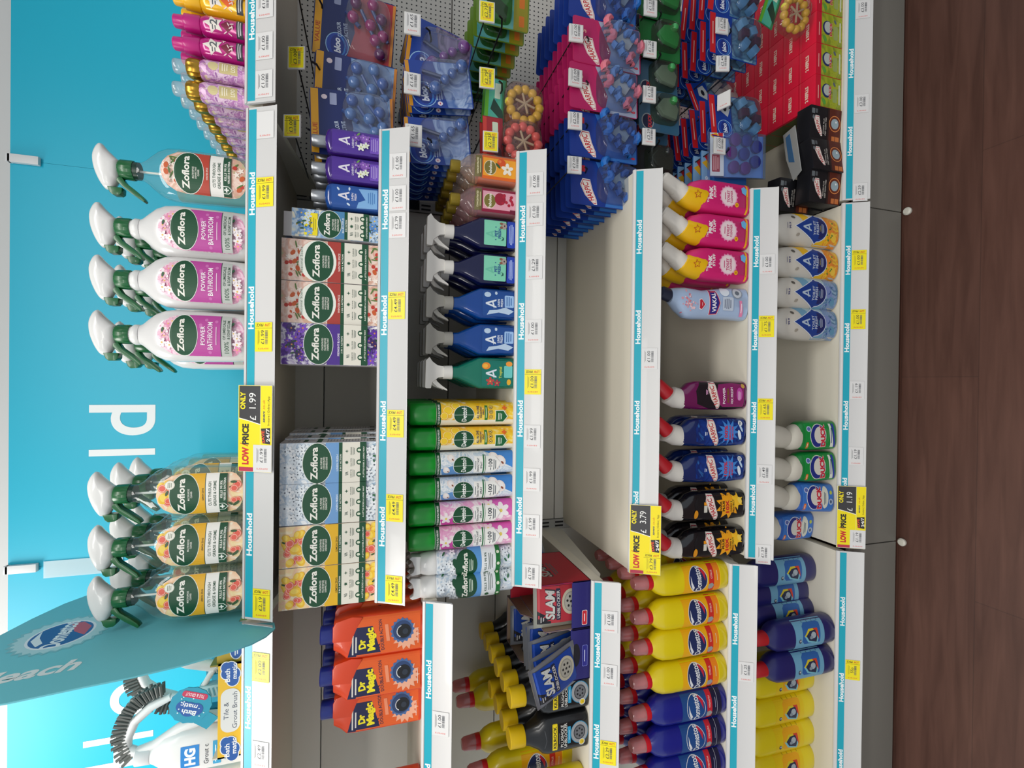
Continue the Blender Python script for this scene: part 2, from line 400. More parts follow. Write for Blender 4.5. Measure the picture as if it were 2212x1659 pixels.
# header board with the big word, clips at the joints
def board_mat(h1, h2):
    return M(h1, .45)
BLUE = M('#12b2d0', .42)
for x0, x1, t in ((-1.5, -.5003, 'left bay, with big white letters'), (-.4997, .4997, 'middle bay behind the spray bottles'), (.5003, 1.5, 'right bay behind the aerosol cans')):
    r = empty('header_board'); MB().box(x0, x1, YB-.008, YB-.004, 1.80, 2.396, BLUE).build('board', r)
    tag(r, 'turquoise header board over the '+t, 'sign')
    if t[:4] in ('left', 'midd'):
        # the word runs over both boards: H o u s e stands on the left one, hold on the middle one
        lb = Lab()
        word = [('H', 1617, 84), ('o', 1507, 88), ('u', 1413, 72), ('s', 1332, 60), ('e', 1240, 80), ('h', 1147, 70), ('o', 1048, 86), ('l', 976, 17), ('d', 907, 80)]
        for ch, py, wpx in word:
            x = atx(270, py, YB); ww = wpx*.00099
            if (x < -.5) != (t[:4] == 'left'): continue
            vs, fs, tw = glyphs(ch, .008, 0, 10)
            kx = ww/tw; ky = .15/.7
            if ch in 'oe': ky = .113/.56
            if ch in 'us': ky = .111/.55
            if ch == 'l' or ch == 'H' or ch in 'hd': ky = .15/(.73 if ch != 'H' else .69)
            lb.L.append(([(x+(a-tw/2)*kx, 2.093+b*ky) for a, b in vs], fs, M('#eef2f2', .5)))
        lb.build('lettering', flat(YB-.0082), r)
for x in (-.5, .5):
    mb = MB(); mb.box(x-.010, x+.010, YB-.020, YB-.009, 2.335, 2.396, M('#d8dadb', .4)); mb.box(x-.010, x+.010, YB-.02, YB+.01, 2.390, 2.399, M('#d8dadb', .4))
    tag(mb.build('board_clip', bev=.001), 'white clip holding the header boards at the '+('left' if x < 0 else 'right')+' joint', 'clip')
tag(MB().box(-.53, -.488, YB-.0105, YB-.0093, 2.16, 2.325, clear('tape', '#dff4f8', .55, .3)).build('joint_tape'), 'clear tape strip over the left board joint under its clip', 'tape')
# ================================================================== product builders (base at z=0, front towards -y)
GREEN_TXT = '#f2f0e6'
def zof_oval(lb, cx, cy, rx, ry, sub=(), small=.0032):
    lb.ell(cx, cy, rx*1.03, ry*1.04, '#e8ece4', 30).ell(cx, cy, rx, ry, ZGREEN, 30)
    lb.text('Zoflora', cx, cy+ry*.22, ry*.46, GREEN_TXT, w=rx*1.62, bold=.03)
    for i, t in enumerate(sub): lb.text(t, cx, cy-ry*.28-i*small*1.5, small, GREEN_TXT, w=min(rx*1.5, len(t)*small*.62), bold=.01)
def citrus(lb, x, y, r):
    q = r.random(); a = r.uniform(.005, .009)
    if q < .4: lb.ell(x, y, a, a, '#e8705a', 16).ell(x, y, a*.84, a*.84, '#f6c9b4', 16).ell(x, y, a*.72, a*.72, '#e4604e', 14)
    elif q < .8: lb.ell(x, y, a*1.3, a, '#f0c030', 14, r.uniform(0, 3)).ell(x+.001, y+.001, a*.9, a*.6, '#f6d65a', 12, r.uniform(0, 3))
    else: lb.ell(x, y, a*.7, a*.3, '#3c5a34', 10, r.uniform(0, 3))
def petals(cols, leaf='#2c5a3c', mid='#e8c060'):
    def f(lb, x, y, r):
        if r.random() < .8: lb.flower(x, y, r.uniform(.006, .010), r.choice(cols), mid, 5, r.uniform(0, 2))
        else: lb.ell(x, y, .005, .002, leaf, 8, r.uniform(0, 3))
    return f
def spice(lb, x, y, r):
    q = r.random()
    if q < .3: lb.ell(x, y, .004, .004, '#c0392b', 12)
    elif q < .55: lb.star(x, y, .007, 5, '#f4e6da', .45, r.uniform(0, 90))
    elif q < .85: lb.ell(x, y, .008, .0016, '#5d7a3c', 8, r.uniform(0, 3))
    else: lb.ell(x, y, .006, .004, '#c85a28', 12, r.uniform(0, 3))
F_CITRUS = print_mat('citrus_print', ['#f5e7c8', '#f3d9a0', '#f6c8a4', '#f7efd8'], 50)
F_SPICE = print_mat('spice_print', ['#e6c0ac', '#f0d8ca', '#dba894', '#b9b890'], 45)
F_PINK = print_mat('pink_blossom_print', ['#f4eef0', '#eeb6cc', '#f6dce6', '#dd8fb4', '#f5f0ea'], 55)
F_LINEN = print_mat('linen_flower_print', ['#c8d6e2', '#e6ebef', '#b6cadc', '#f2f4f4', '#aac4d8'], 45)
F_PURP = print_mat('purple_bloom_print', ['#3b1a66', '#6b3aa8', '#e9e4ea', '#4a2386', '#f0ecee'], 42)
F_LOTUS = print_mat('lotus_print', ['#e8e4cc', '#b9cfe2', '#7ea4cc', '#ece6cf', '#f0ead6'], 45)

ZB_SECS = [(0, .043, .026, 2.6), (.005, .047, .029, 2.6), (.03, .0485, .030, 2.6), (.125, .0505, .031, 2.6), (.145, .0485, .030, 2.5), (.160, .042, .027, 2.4), (.172, .032, .023, 2.2), (.182, .0225, .0195, 2), (.190, .0175, .0165, 2), (.200, .0160, .0160, 2), (.206, .0160, .0160, 2)]
def trigger_head(r, zc, wh, gr, scale=1, lever=None):
    """collar, pump head, nozzle and trigger; nozzle towards -x"""
    T = Matrix.Translation((0, 0, zc))
    mb = MB(); n = 40; prof = []
    for z_, rr_ in ((0, .0178), (.002, .0186), (.021, .0180), (.0235, .0165)):
        prof.append([((rr_*(1 if i % 2 else .955))*math.cos(2*PI*i/n), (rr_*(1 if i % 2 else .955))*math.sin(2*PI*i/n), z_) for i in range(n)])
    mb.loft(prof, gr, T); mb.build('collar', r)
    hp = [(-.016, .024), (.012, .024), (.020, .030), (.033, .043), (.043, .051), (.044, .056), (.036, .062), (.020, .0665), (-.002, .0645), (-.023, .0575), (-.038, .049), (-.041, .043), (-.039, .034), (-.026, .027)]
    mb = MB(); mb.pillow(hp, .0145, wh, T); mb.build('pump_head', r, ang=80)
    mb = MB(); mb.prism([(-.036, .018), (-.036, .042), (-.047, .038), (-.051, .033), (-.050, .022), (-.046, .0185)], -.009, .009, gr, T); mb.build('nozzle', r, bev=.0015)
    mb = MB(); mb.prism([(-.016, .029), (-.024, .028), (-.034, .018), (-.045, .004), (-.059, -.016), (-.056, -.019), (-.050, -.0155), (-.037, -.001), (-.026, .013), (-.016, .019)], -.0075, .0075, lever or gr, T); mb.build('trigger', r, bev=.0016)
def zof_label(style):
    lb = Lab()
    base = {'lemon': F_CITRUS, 'spice': F_SPICE, 'power': F_PINK}[style]; sc = {'lemon': citrus, 'spice': spice, 'power': petals(['#f0b8cc', '#f8eef0', '#e890b4'])}[style]
    pts = []
    for i in range(9): a = PI*i/8; pts.append((.039*math.cos(a), .112+.040*math.sin(a)))
    for i in range(9): a = PI+PI*i/8; pts.append((.039*math.cos(a), .028+.024*math.sin(a)))
    lb.poly(pts, base)
    lb.scatter(-.026, .118, .026, .144, 16, sc, 3); lb.scatter(-.026, .012, .026, .028, 9, sc, 4)
    if style == 'power':
        lb.rect(-.039, .044, .039, .098, '#b8449a').scatter(-.034, .048, .034, .08, 6, lambda l, x, y, r: l.ell(x, y, .003, .003, '#cc6cb2', 10), 5)
        zof_oval(lb, 0, .106, .0385, .0225)
        lb.text('POWER', 0, .0745, .0072, '#f6ecf2', w=.036, bold=.01).text('BATHROOM', 0, .0625, .0085, '#f6ecf2', w=.053, bold=.01).lines(-.022, .0505, .022, .0535, 1, '#e8c8de')
        lb.rect(-.039, .026, .039, .044, '#b9beb8').text('100%', -.022, .0345, .0078, '#1d4a30', w=.022, bold=.01).text('OF LIMESCALE', .012, .0385, .0045, '#2a4636', w=.038).text('& SOAP SCUM', .012, .0310, .0045, '#2a4636', w=.036)
        lb.rect(-.039, .0435, .039, .0447, '#24463a')
    else:
        c = '#e8b020' if style == 'lemon' else '#b8402c'
        lb.rect(-.039, .069, .039, .100, c)
        zof_oval(lb, 0, .104, .0385, .0245, ('MULTIPURPOSE', 'DISINFECTANT', 'CLEANER') if style == 'spice' else ('MULTIPURPOSE', 'CLEANER'), .0030)
        lb.text('LEMON ZING' if style == 'lemon' else 'WINTER SPICE', 0, .0735, .0028, '#5a4a10' if style == 'lemon' else '#f0dcd0', w=.024)
        if style == 'spice': lb.text('Seasonal Scent', 0, .135, .004, '#4a5a44', w=.045, bold=0)
        else: lb.ell(.020, .128, .0085, .0085, '#c9c9b8', 20).ell(.020, .128, .0075, .0075, '#efeee2', 20).lines(.015, .124, .025, .132, 3, '#8c9484')
        lb.rect(-.039, .046, .039, .069, '#f0eee8').rect(-.039, .0685, .039, .0697, '#24463a')
        lb.text('CUTS THROUGH', 0, .0615, .0048, '#1f4a34', w=.047).text('GREASE & GRIME', 0, .0530, .0048, '#1f4a34', w=.050)
        lb.rect(-.038, .0325, .038, .046, ZGREEN).text('KILLS 99.9%', .008, .0420, .0038, '#f0f0e6', w=.034).text('VIRUSES & BACTERIA', .008, .0362, .0034, '#f0f0e6', w=.045)
        lb.poly([(-.033, .047), (-.019, .047), (-.019, .037), (-.026, .0300), (-.033, .037)], '#e6ece2').poly([(-.0318, .0458), (-.0202, .0458), (-.0202, .0375), (-.026, .0315), (-.0318, .0375)], ZGREEN)
        lb.rect(-.0272, .0365, -.0248, .0445, '#eef2ea').rect(-.030, .0392, -.022, .0418, '#eef2ea')
    return lb
def zof_bottle(style):
    r = empty('trigger_spray_bottle')
    if style == 'power':
        MB().body(ZB_SECS, M('#dddcdb', .22, 0, .4)).build('body', r)
        MB().lathe([(0, .0185), (.003, .0195), (.009, .0195), (.012, .0175)], M('#e4e4e2', .3), 28, Matrix.Translation((0, 0, .188))).build('neck_ring', r)
    else:
        MB().body(ZB_SECS, clear('clear_bottle_plastic', '#fafcfa', .97, .03)).build('body', r)
        liq = [(z+.003 if z < .01 else z, max(.004, hx-.0028), max(.004, hy-.0028), n) for z, hx, hy, n in ZB_SECS if z < .13]
        liq.append((.128, .0475, .028, 2.6))
        liq = [q for q in liq if q[0] <= .128]
        MB().body(liq, clear('cleaning_liquid', '#f2f6ec' if style == 'lemon' else '#f2f4ea', .90, .1)).build('liquid', r)
        MB().tube([(0, 0, .205), (0, 0, .10), (.01, 0, .01)], .0022, M('#e8ece8', .4)).build('dip_tube', r)
        MB().lathe([(0, .0165), (.008, .0165)], M('#16352a', .3), 24, Matrix.Translation((0, 0, .196))).build('neck_ring', r)
    trigger_head(r, .2035, M('#e2e2e0', .25, 0, .3), M('#166032', .3, 0, .2))
    zof_label(style).build('label', front(ZB_SECS), r)
    return r
kind('zof_lemon')(lambda: zof_bottle('lemon')); kind('zof_power')(lambda: zof_bottle('power')); kind('zof_spice')(lambda: zof_bottle('spice'))

def carton(style, w=.0845, hgt=.196, dep=.058):
    name, base, c, sc, var, sub = {
        'lemon': ('LEMON ZING', F_CITRUS, '#e6b41c', citrus, '#5a4a10', ('CONCENTRATED', 'MULTIPURPOSE', 'DISINFECTANT')),
        'linen': ('LINEN FRESH', F_LINEN, '#6f9ed0', petals(['#eef2f4', '#dfe8ee'], '#2f6a44', '#5c6470'), '#dce8f4', ('ALL PURPOSE', 'CONCENTRATED', 'DISINFECTANT')),
        'midnight': ('MIDNIGHT BLOOMS', F_PURP, '#4c2a8c', petals(['#5a2ca0', '#7a48c0', '#35155c'], '#1e4a30', '#d08a50'), '#f0e8f4', ('CONCENTRATED', 'MULTIPURPOSE', 'DISINFECTANT')),
        'spice': ('WINTER SPICE', F_SPICE, '#ac3a30', spice, '#f4dcd4', ('CONCENTRATED', 'MULTIPURPOSE', 'DISINFECTANT')),
        'lotus': ('BLUE LOTUS', F_LOTUS, '#4a86b4', petals(['#86aedc', '#c4d8ea', '#5c8cc8'], '#2f5a3c'), '#dfe8ee', ('ALL PURPOSE', 'CONCENTRATED', 'DISINFECTANT'))}[style]
    r = empty('disinfectant_carton'); x = w/2; k = hgt/.196
    side = print_mat('carton_side_'+style, ['#b9b6ba', '#d2cfd0', '#a8a8ae'] if style != 'midnight' else ['#d8d4da', '#e8e4e6', '#b8b0c4'], 40)
    mb = MB(); mb.box(-x, x, 0, dep, 0, hgt, side); mb.build('box', r, bev=.0008)
    lb = Lab(); lb.rect(-x+.0004, .001, x-.0004, hgt-.0006, base)
    lb.scatter(-x+.008, .152*k, x-.008, hgt-.009, 26, sc, 7).scatter(-x+.008, .010, x-.008, .028, 14, sc, 8)
    lb.rect(-x+.0004, .077*k, x-.0004, .109*k, c)
    if style == 'spice': lb.ell(0, .128*k, x*.99, .036, '#eef2e6', 26).text('Seasonal Scent', 0, .1585*k, .005, '#2f5a44', w=.052, bold=0)
    zof_oval(lb, 0, .125*k if style != 'lotus' else .104, x*.97, .0275 if style != 'lotus' else .0225, sub, .0034)
    lb.text(name, 0, .0865*k, .0038, var, w=min(w*.72, len(name)*.0031))
    lb.rect(-x+.0004, .0765*k, x-.0004, .0835*k, ZGREEN).text('3 IN 1 ACTION', 0, .080*k, .003, '#f0f0e4', w=w*.42)
    lb.rect(-x+.0004, .042*k, x-.0004, .0765*k, '#e8e4d6')
    for j, (t, u) in enumerate((('ELIMINATES', -.55), ('KILLS 99.9%', 0), ('CLEANS', .55))):
        if j == 1: lb.star(u*x, .068*k, .0042, 8, '#1f5236', .5)
        elif j == 0: [lb.ell(u*x+(i-1)*.0024, .068*k, .0007, .0038, '#24463a', 10, .3) for i in range(3)]
        else: lb.star(u*x, .068*k, .0040, 4, '#1f5236', .3)
        lb.text(t, u*x, .0595*k, .0022, '#2a4636', w=w*.2).lines(u*x-w*.1, .052*k, u*x+w*.1, .057*k, 2, '#7c847a')
    lb.rect(-x+.0004, .0295*k, x-.0004, .042*k, ZGREEN).text('A LITTLE GOES A LONG WAY', 0, .0345*k, .0028, '#f0f0e4', w=w*.78)
    for u in (-.6, 0, .6): lb.ell(u*x, .0435*k, .0055, .0055, ZGREEN, 16).ell(u*x, .0435*k, .0028, .0034, '#dfe6cf', 10)
    lb.build('front_print', flat(0), r)
    # narrow side printed in bands
    ls = Lab(); ls.rect(.002, .004, dep-.002, hgt-.004, side)
    ls.rect(.001, .118*k, dep-.001, .128*k, ZGREEN).rr(.010, .146*k, dep-.010, .154*k, .002, ZGREEN).lines(.008, .012, dep-.008, .110*k, 16, '#8e8c90', .3, 5).lines(.008, .160*k, dep-.008, .185*k, 4, '#8e8c90', .3, 6)
    ls.rect(dep*.6, .012*k, dep-.004, .024*k, '#2c2c2c').build('side_print', onto(lambda u, v, e: (x+e, u, v)), r)
    if style == 'lotus':
        s = Lab(); s.rect(-.025, .127, .021, .152, '#f5e11a').text('DAMAGED', -.002, .142, .0052, '#3c3a10', w=.034).lines(-.016, .130, .012, .136, 2, '#9c9020')
        s.build('damaged_sticker', flat(-.0016), r)
        mb = MB(); mb.box(-x+.002, x-.006, -.001, 0, 0, .016, M('#cfcac8', .6), Matrix.Translation((0, .008, hgt)) @ Matrix.Rotation(-.12, 4, 'X'))
        mb.box(-x, x, dep-.001, dep, hgt, hgt+.018, M('#7f8fae', .6)); mb.build('open_flap', r)
    return r
for s_ in ('lemon', 'linen', 'midnight', 'spice'): kind('carton_'+s_)(lambda s_=s_: carton(s_))
kind('carton_lotus')(lambda: carton('lotus', .058, .176, .045))

# ---- aerosols
def aerosol(style):
    r = empty('aerosol_can'); R = .0258
    cols = {'yellow': ('#f0be14', '#f4ead0'), 'blue': ('#9fc4e6', '#e8eef2'), 'pink': ('#e6a6cc', '#f2e6ea')}[style]
    MB().lathe([(0, R-.002), (.002, R), (.180, R), (.184, R-.002)], M('#e8e6e0' if style != 'yellow' else '#e6ddc0', .25, 0, .4), 32).build('can', r)
    MB().lathe([(.184, R-.0008), (.186, R), (.236, R-.0006), (.240, R-.003), (.2415, R-.007)], M('#069428', .3, 0, .3), 32).build('cap', r)
    lb = Lab(); a = R*1.5
    lb.rect(-a, .173, a, .183, '#0b4d28').text('KILLS COLD & FLU VIRUSES', 0, .178, .0036, '#f0f2ea', w=.052)
    if style == 'yellow':
        lb.rect(-a, .004, a, .173, print_mat('lemon_can_print', ['#f6e9b8', '#f5cf3a', '#f0b812', '#f7efd0'], 30)).rect(-a, .004, -.012, .173, '#efe9d4')
        for x, y, q in ((.010, .158, .012), (.022, .140, .011), (-.002, .166, .009)): lb.ell(x, y, q, q, '#f0b400', 18).ell(x, y, q*.86, q*.86, '#f9e9a8', 18).ell(x, y, q*.76, q*.76, '#f4cc2c', 16)
    else:
        lb.rect(-a, .004, a, .173, F_LINEN if style == 'blue' else print_mat('pink_can_print', ['#f3dfe4', '#e79cc8', '#f6eaec', '#f0c4d8'], 40))
        lb.poly([(-a, .165), (-.006, .173), (.004, .130), (-a, .110)], '#5e93cc' if style == 'blue' else '#cf3fa4')
        lb.poly([(.004, .030), (a, .075), (a, .004), (-.01, .004)], '#3f86d0' if style == 'blue' else '#d860b4')
        if style == 'blue':
            for x, y, q in ((.018, .150, .010), (-.010, .160, .009), (.008, .036, .014), (.020, .052, .012), (-.004, .048, .010)): lb.ell(x, y, q, q*.8, '#efe4de', 14, .5).ell(x+.002, y, q*.6, q*.5, '#f6f1ee', 12).ell(x-.004, y-.004, q*.3, q*.16, '#8a4a32', 8, .8)
        else: lb.flower(.006, .034, .020, '#f6eeee', '#e6d060', 6).flower(-.004, .160, .013, '#f4e8ea', '#e6d060', 5).flower(.020, .062, .015, '#f2dfe4', '#e6d060', 6, .4).ell(-.014, .140, .008, .003, '#4f8a3c', 8, .6)
    lb.ell(0, .122, .0215, .0235, '#eef0ea', 26).ell(0, .122, .0205, .0225, '#0c4b2a', 26).rect(-.020, .1205, .020, .1212, '#d8e4dc').rect(-.0004, .100, .0004, .144, '#d8e4dc')
    lb.text('Dettol', 0, .1215, .0105, '#f4f6f0', w=.031, bold=.02)
    if style == 'yellow':
        lb.text('ALL IN ONE', .006, .0905, .0055, '#24345c', w=.029).text('DISINFECTANT', .006, .0835, .0038, '#24345c', w=.026).text('SPRAY', .006, .078, .0038, '#24345c', w=.012)
        lb.rect(-.012, .068, .022, .0745, '#2f7a2c').lines(-.010, .0695, .020, .073, 1, '#e6ecd0')
        for u in (-.005, .006, .017): lb.ell(u, .0605, .0042, .0042, '#24345c', 14).ell(u, .0605, .0034, .0034, '#f4d048', 14).rect(u-.001, .0585, u+.001, .0628, '#24345c')
        lb.poly([(-.018, .050), (.010, .050), (.010, .030), (-.004, .020), (-.018, .030)], '#eef0d8').poly([(-.0165, .0485), (.0085, .0485), (.0085, .031), (-.004, .0222), (-.0165, .031)], '#126232').lines(-.012, .034, .004, .044, 3, '#e6f0e0')
        lb.rect(.010, .026, .021, .030, '#ea6a1c').rect(.0135, .0225, .0175, .0335, '#ea6a1c')
    else:
        lb.rect(-.020, .062, .020, .0975, '#f2f1ec').text('DISINFECTANT', 0, .0885, .0044, '#20303c', w=.033).text('SPRAY', 0, .0815, .0044, '#20303c', w=.016).lines(-.012, .0925, .012, .096, 1, '#58646c')
        lb.rect(-.024, .0745, .024, .0775, '#146a38').rect(-.024, .071, .024, .0722, '#146a38')
        lb.poly([(-.020, .064), (.020, .064), (.020, .050), (.004, .036), (-.020, .050)], '#f2f1ec').text('~100', 0, .0605, .0090, '#1c2c38', w=.026).lines(-.012, .046, .012, .054, 2, '#3c4a54')
    lb.build('label', cyl(R), r); return r
for s_ in ('yellow', 'blue', 'pink'): kind('dettol_'+s_)(lambda s_=s_: aerosol(s_))
@kind('zof_aero')
def _():
    r = empty('aerosol_can'); R = .0265
    MB().lathe([(0, R-.002), (.002, R), (.176, R), (.180, R-.001)], M('#e6eaee', .25, 0, .4), 32).build('can', r)
    mb = MB(); mb.lathe([(.180, R), (.195, R), (.208, R-.003), (.214, R-.006)], M('#e9e9e6', .3, 0, .3), 32)
    mb.prism([(-.020, .212), (.020, .212), (.022, .232), (.017, .238), (.011, .231), (-.004, .226), (-.014, .228), (-.019, .236), (-.023, .230)], -.010, .010, M('#e9e9e6', .3, 0, .3)); mb.build('spray_cap', r, bev=.0014)
    lb = Lab(); a = R*1.5; lb.rect(-a, .004, a, .178, F_LINEN).scatter(-.03, .010, .03, .04, 14, petals(['#f0f4f6', '#e4ecf2'], '#2f6a44', '#5c6470'), 3).scatter(-.03, .135, .03, .170, 14, petals(['#f0f4f6', '#e4ecf2'], '#2f6a44', '#5c6470'), 4)
    lb.rect(-a, .078, a, .110, '#5a9ad8').ell(0, .114, .031, .025, ZGREEN, 26).ell(.006, .138, .010, .006, ZGREEN, 12, .6).text('Zoflora', 0, .117, .0115, GREEN_TXT, w=.046, bold=.03).lines(-.012, .098, .012, .108, 3, '#cfe0cf')
    lb.rect(-a, .046, a, .079, '#e8ecee').text('KILLS 99.9%', .004, .070, .0050, '#1c4a34', w=.034).lines(-.012, .052, .020, .064, 3, '#707c78').ell(-.021, .066, .004, .005, '#145a34', 12)
    lb.rect(-a, .036, a, .046, '#14702e')
    for u in (-.02, 0, .02): lb.ell(u, .041, .006, .006, '#14702e', 14).ell(u, .041, .003, .0035, '#dfe6cf', 10)
    lb.build('label', cyl(R), r); return r

# ---- trigger cleaners with faceted bodies
def star_a(lb, x, y, s, col='#dfe6ee'):
    """the A shaped mark with a flick across it"""
    lb.poly([(x-s*.8, y-s), (x-s*.15, y+s), (x+s*.15, y+s), (x+s*.8, y-s), (x+s*.5, y-s), (x, y+s*.45), (x-s*.5, y-s)], col)
    lb.poly([(x-s*.95, y-s*.55), (x+s*.5, y-s*.10), (x+s*.55, y-s*.34), (x-s*.2, y-s*.62)], col)
def pump_bottle(style):
    body, txt, lab, head = {'pet': ('#141a5e', 'PET', '#7fd0b0', '#d8d5cf'), 'linen': ('#0c62c4', 'LINEN', '#1a4a92', '#8f8d86'), 'tropical': ('#10a488', 'Tropical', '#0f7466', '#dcdad4')}[style]
    r = empty('trigger_spray_bottle')
    sec = [(0, .033, .022, 5), (.004, .036, .024, 5), (.085, .036, .024, 5), (.090, .0345, .0235, 4.5), (.118, .022, .018, 3), (.134, .0145, .0145, 2.2), (.148, .0135, .0135, 2)]
    MB().body(sec, clear('bottle_'+style, body, .62, .05), 32).build('body', r)
    q = [(z+.002 if z < .09 else z, hx-.003, hy-.003, n) for z, hx, hy, n in sec[:5]]
    MB().body(q, clear('fill_'+style, body, .45, .1), 32).build('liquid', r)
    hm = M(head, .4); MB().lathe([(0, .0150), (.001, .0158), (.020, .0150), (.021, .012)], hm, 26, Matrix.Translation((0, 0, .146))).build('collar', r)
    MB().prism([(-.010, .166), (.014, .166), (.016, .180), (.024, .191), (.034, .198), (.026, .206), (-.034, .207), (-.036, .205), (-.036, .194), (-.022, .191), (-.012, .178)], -.010, .010, hm).build('pump_head', r, bev=.0016)
    MB().prism([(-.014, .190), (-.022, .192), (-.033, .180), (-.038, .166), (-.042, .156), (-.038, .157), (-.029, .170), (-.020, .180), (-.013, .183)], -.006, .006, hm).build('trigger', r, bev=.0012)
    lb = Lab()
    if style == 'pet':
        lb.rr(-.027, .028, .029, .080, .002, lab).rr(-.030, .006, .030, .026, .004, '#1f3fae').lines(-.024, .010, .024, .022, 4, '#b8c8f0')
        star_a(lb, -.002, .066, .010, '#6cc0a4'); lb.text('PET', 0, .052, .0062, '#1d4a8c', w=.014, bold=.03).text('FRESH', 0, .0440, .0062, '#1d4a8c', w=.022, bold=.03)
        for u in (-.014, .014): lb.ell(u, .053, .0013, .0015, '#1d4a8c', 8)
        lb.ell(.018, .034, .008, .007, '#a89a90', 14).ell(.014, .040, .003, .004, '#8c5a48', 8).ell(.023, .040, .003, .004, '#8c5a48', 8).ell(.018, .0325, .002, .0015, '#2a2020', 8)
        lb.poly([(-.016, .040), (-.010, .036), (-.006, .040), (-.009, .034), (-.014, .034)], '#1c5a50')
    elif style == 'linen':
        lb.rr(-.029, .006, .029, .082, .004, lab); star_a(lb, 0, .062, .0125); lb.text('LINEN', .002, .044, .0052, '#dfe8f4', w=.017).text('FRESH', .002, .0365, .0052, '#dfe8f4', w=.018)
        lb.poly([(-.026, .072), (-.020, .044), (-.024, .020), (-.016, .008), (-.008, .028), (-.014, .048), (-.016, .066)], '#b9cfe6').rr(-.008, .008, .020, .030, .003, '#9cc0ea').lines(-.005, .012, .017, .027, 3, '#3c68a8')
        lb.ell(.020, .070, .006, .008, '#b9cfe6', 12).ell(.024, .050, .004, .003, '#c4d6ea', 10)
    else:
        lb.rr(-.029, .006, .029, .082, .004, lab); star_a(lb, 0, .060, .0125); lb.text('Tropical', .002, .0385, .0060, '#d8dc4c', w=.026)
        lb.ell(.017, .072, .008, .010, '#e88a2c', 14).ell(.017, .074, .005, .006, '#f4b440', 12).flower(-.018, .062, .010, '#c04a44').flower(-.022, .046, .008, '#a83c48').rr(-.010, .010, .018, .030, .003, '#6cc8c4').ell(.022, .018, .006, .008, '#f09a3c', 12).ell(-.020, .018, .007, .005, '#e8b030', 12)
    lb.build('label', front(sec), r, e0=.0005); return r
for s_ in ('pet', 'linen', 'tropical'): kind('pump_'+s_)(lambda s_=s_: pump_bottle(s_))

# ---- flat bottles with a silver flip cap
def flip_bottle(style):
    col, lab = {'lavender': ('#3c1e78', '#4c2a92'), 'linen': ('#16448c', '#1c4f9c')}[style]
    r = empty('flip_cap_bottle'); sec = [(0, .024, .016, 4), (.003, .0265, .018, 4), (.104, .0265, .018, 4), (.112, .023, .0155, 3.4), (.116, .013, .0125, 2.2)]
    MB().body(sec, M(col, .2, 0, .5)).build('body', r)
    MB().lathe([(.114, .0118), (.115, .0124), (.141, .0122), (.143, .011)], M('#a4a7ac', .3, .7), 28).build('silver_cap', r)
    lb = Lab(); lb.rr(-.0235, .006, .0235, .103, .003, lab); star_a(lb, .001, .079, .011, '#e4e0ea')
    lb.text('LAVENDER' if style == 'lavender' else 'LINEN', 0, .0620, .0040, '#e8e4f0', w=.025 if style == 'lavender' else .016).text('HAZE' if style == 'lavender' else 'FRESH', 0, .0560, .0040, '#e8e4f0', w=.014)
    if style == 'lavender': lb.scatter(.000, .030, .018, .056, 12, petals(['#8a5ab8', '#6f45a4'], '#6f9a54', '#c8b0e0'), 4).flower(-.010, .046, .008, '#e6e8dc', '#b8c060').flower(-.006, .036, .007, '#dfe4d4', '#b8c060').rr(-.020, .010, .014, .028, .002, '#6c48b4').lines(-.017, .012, .011, .026, 4, '#b09cdc')
    else: lb.poly([(-.022, .054), (-.010, .050), (-.004, .036), (.018, .050), (.020, .012), (-.020, .012)], '#7fb0e0').lines(-.012, .016, .014, .032, 4, '#4c82c0').ell(.014, .090, .004, .002, '#cfe0f0', 8, .6).ell(-.016, .070, .004, .002, '#cfe0f0', 8, 1).ell(.016, .068, .004, .002, '#cfe0f0', 8)
    lb.build('label', front(sec), r); return r
for s_ in ('lavender', 'linen'): kind('flip_'+s_)(lambda s_=s_: flip_bottle(s_))

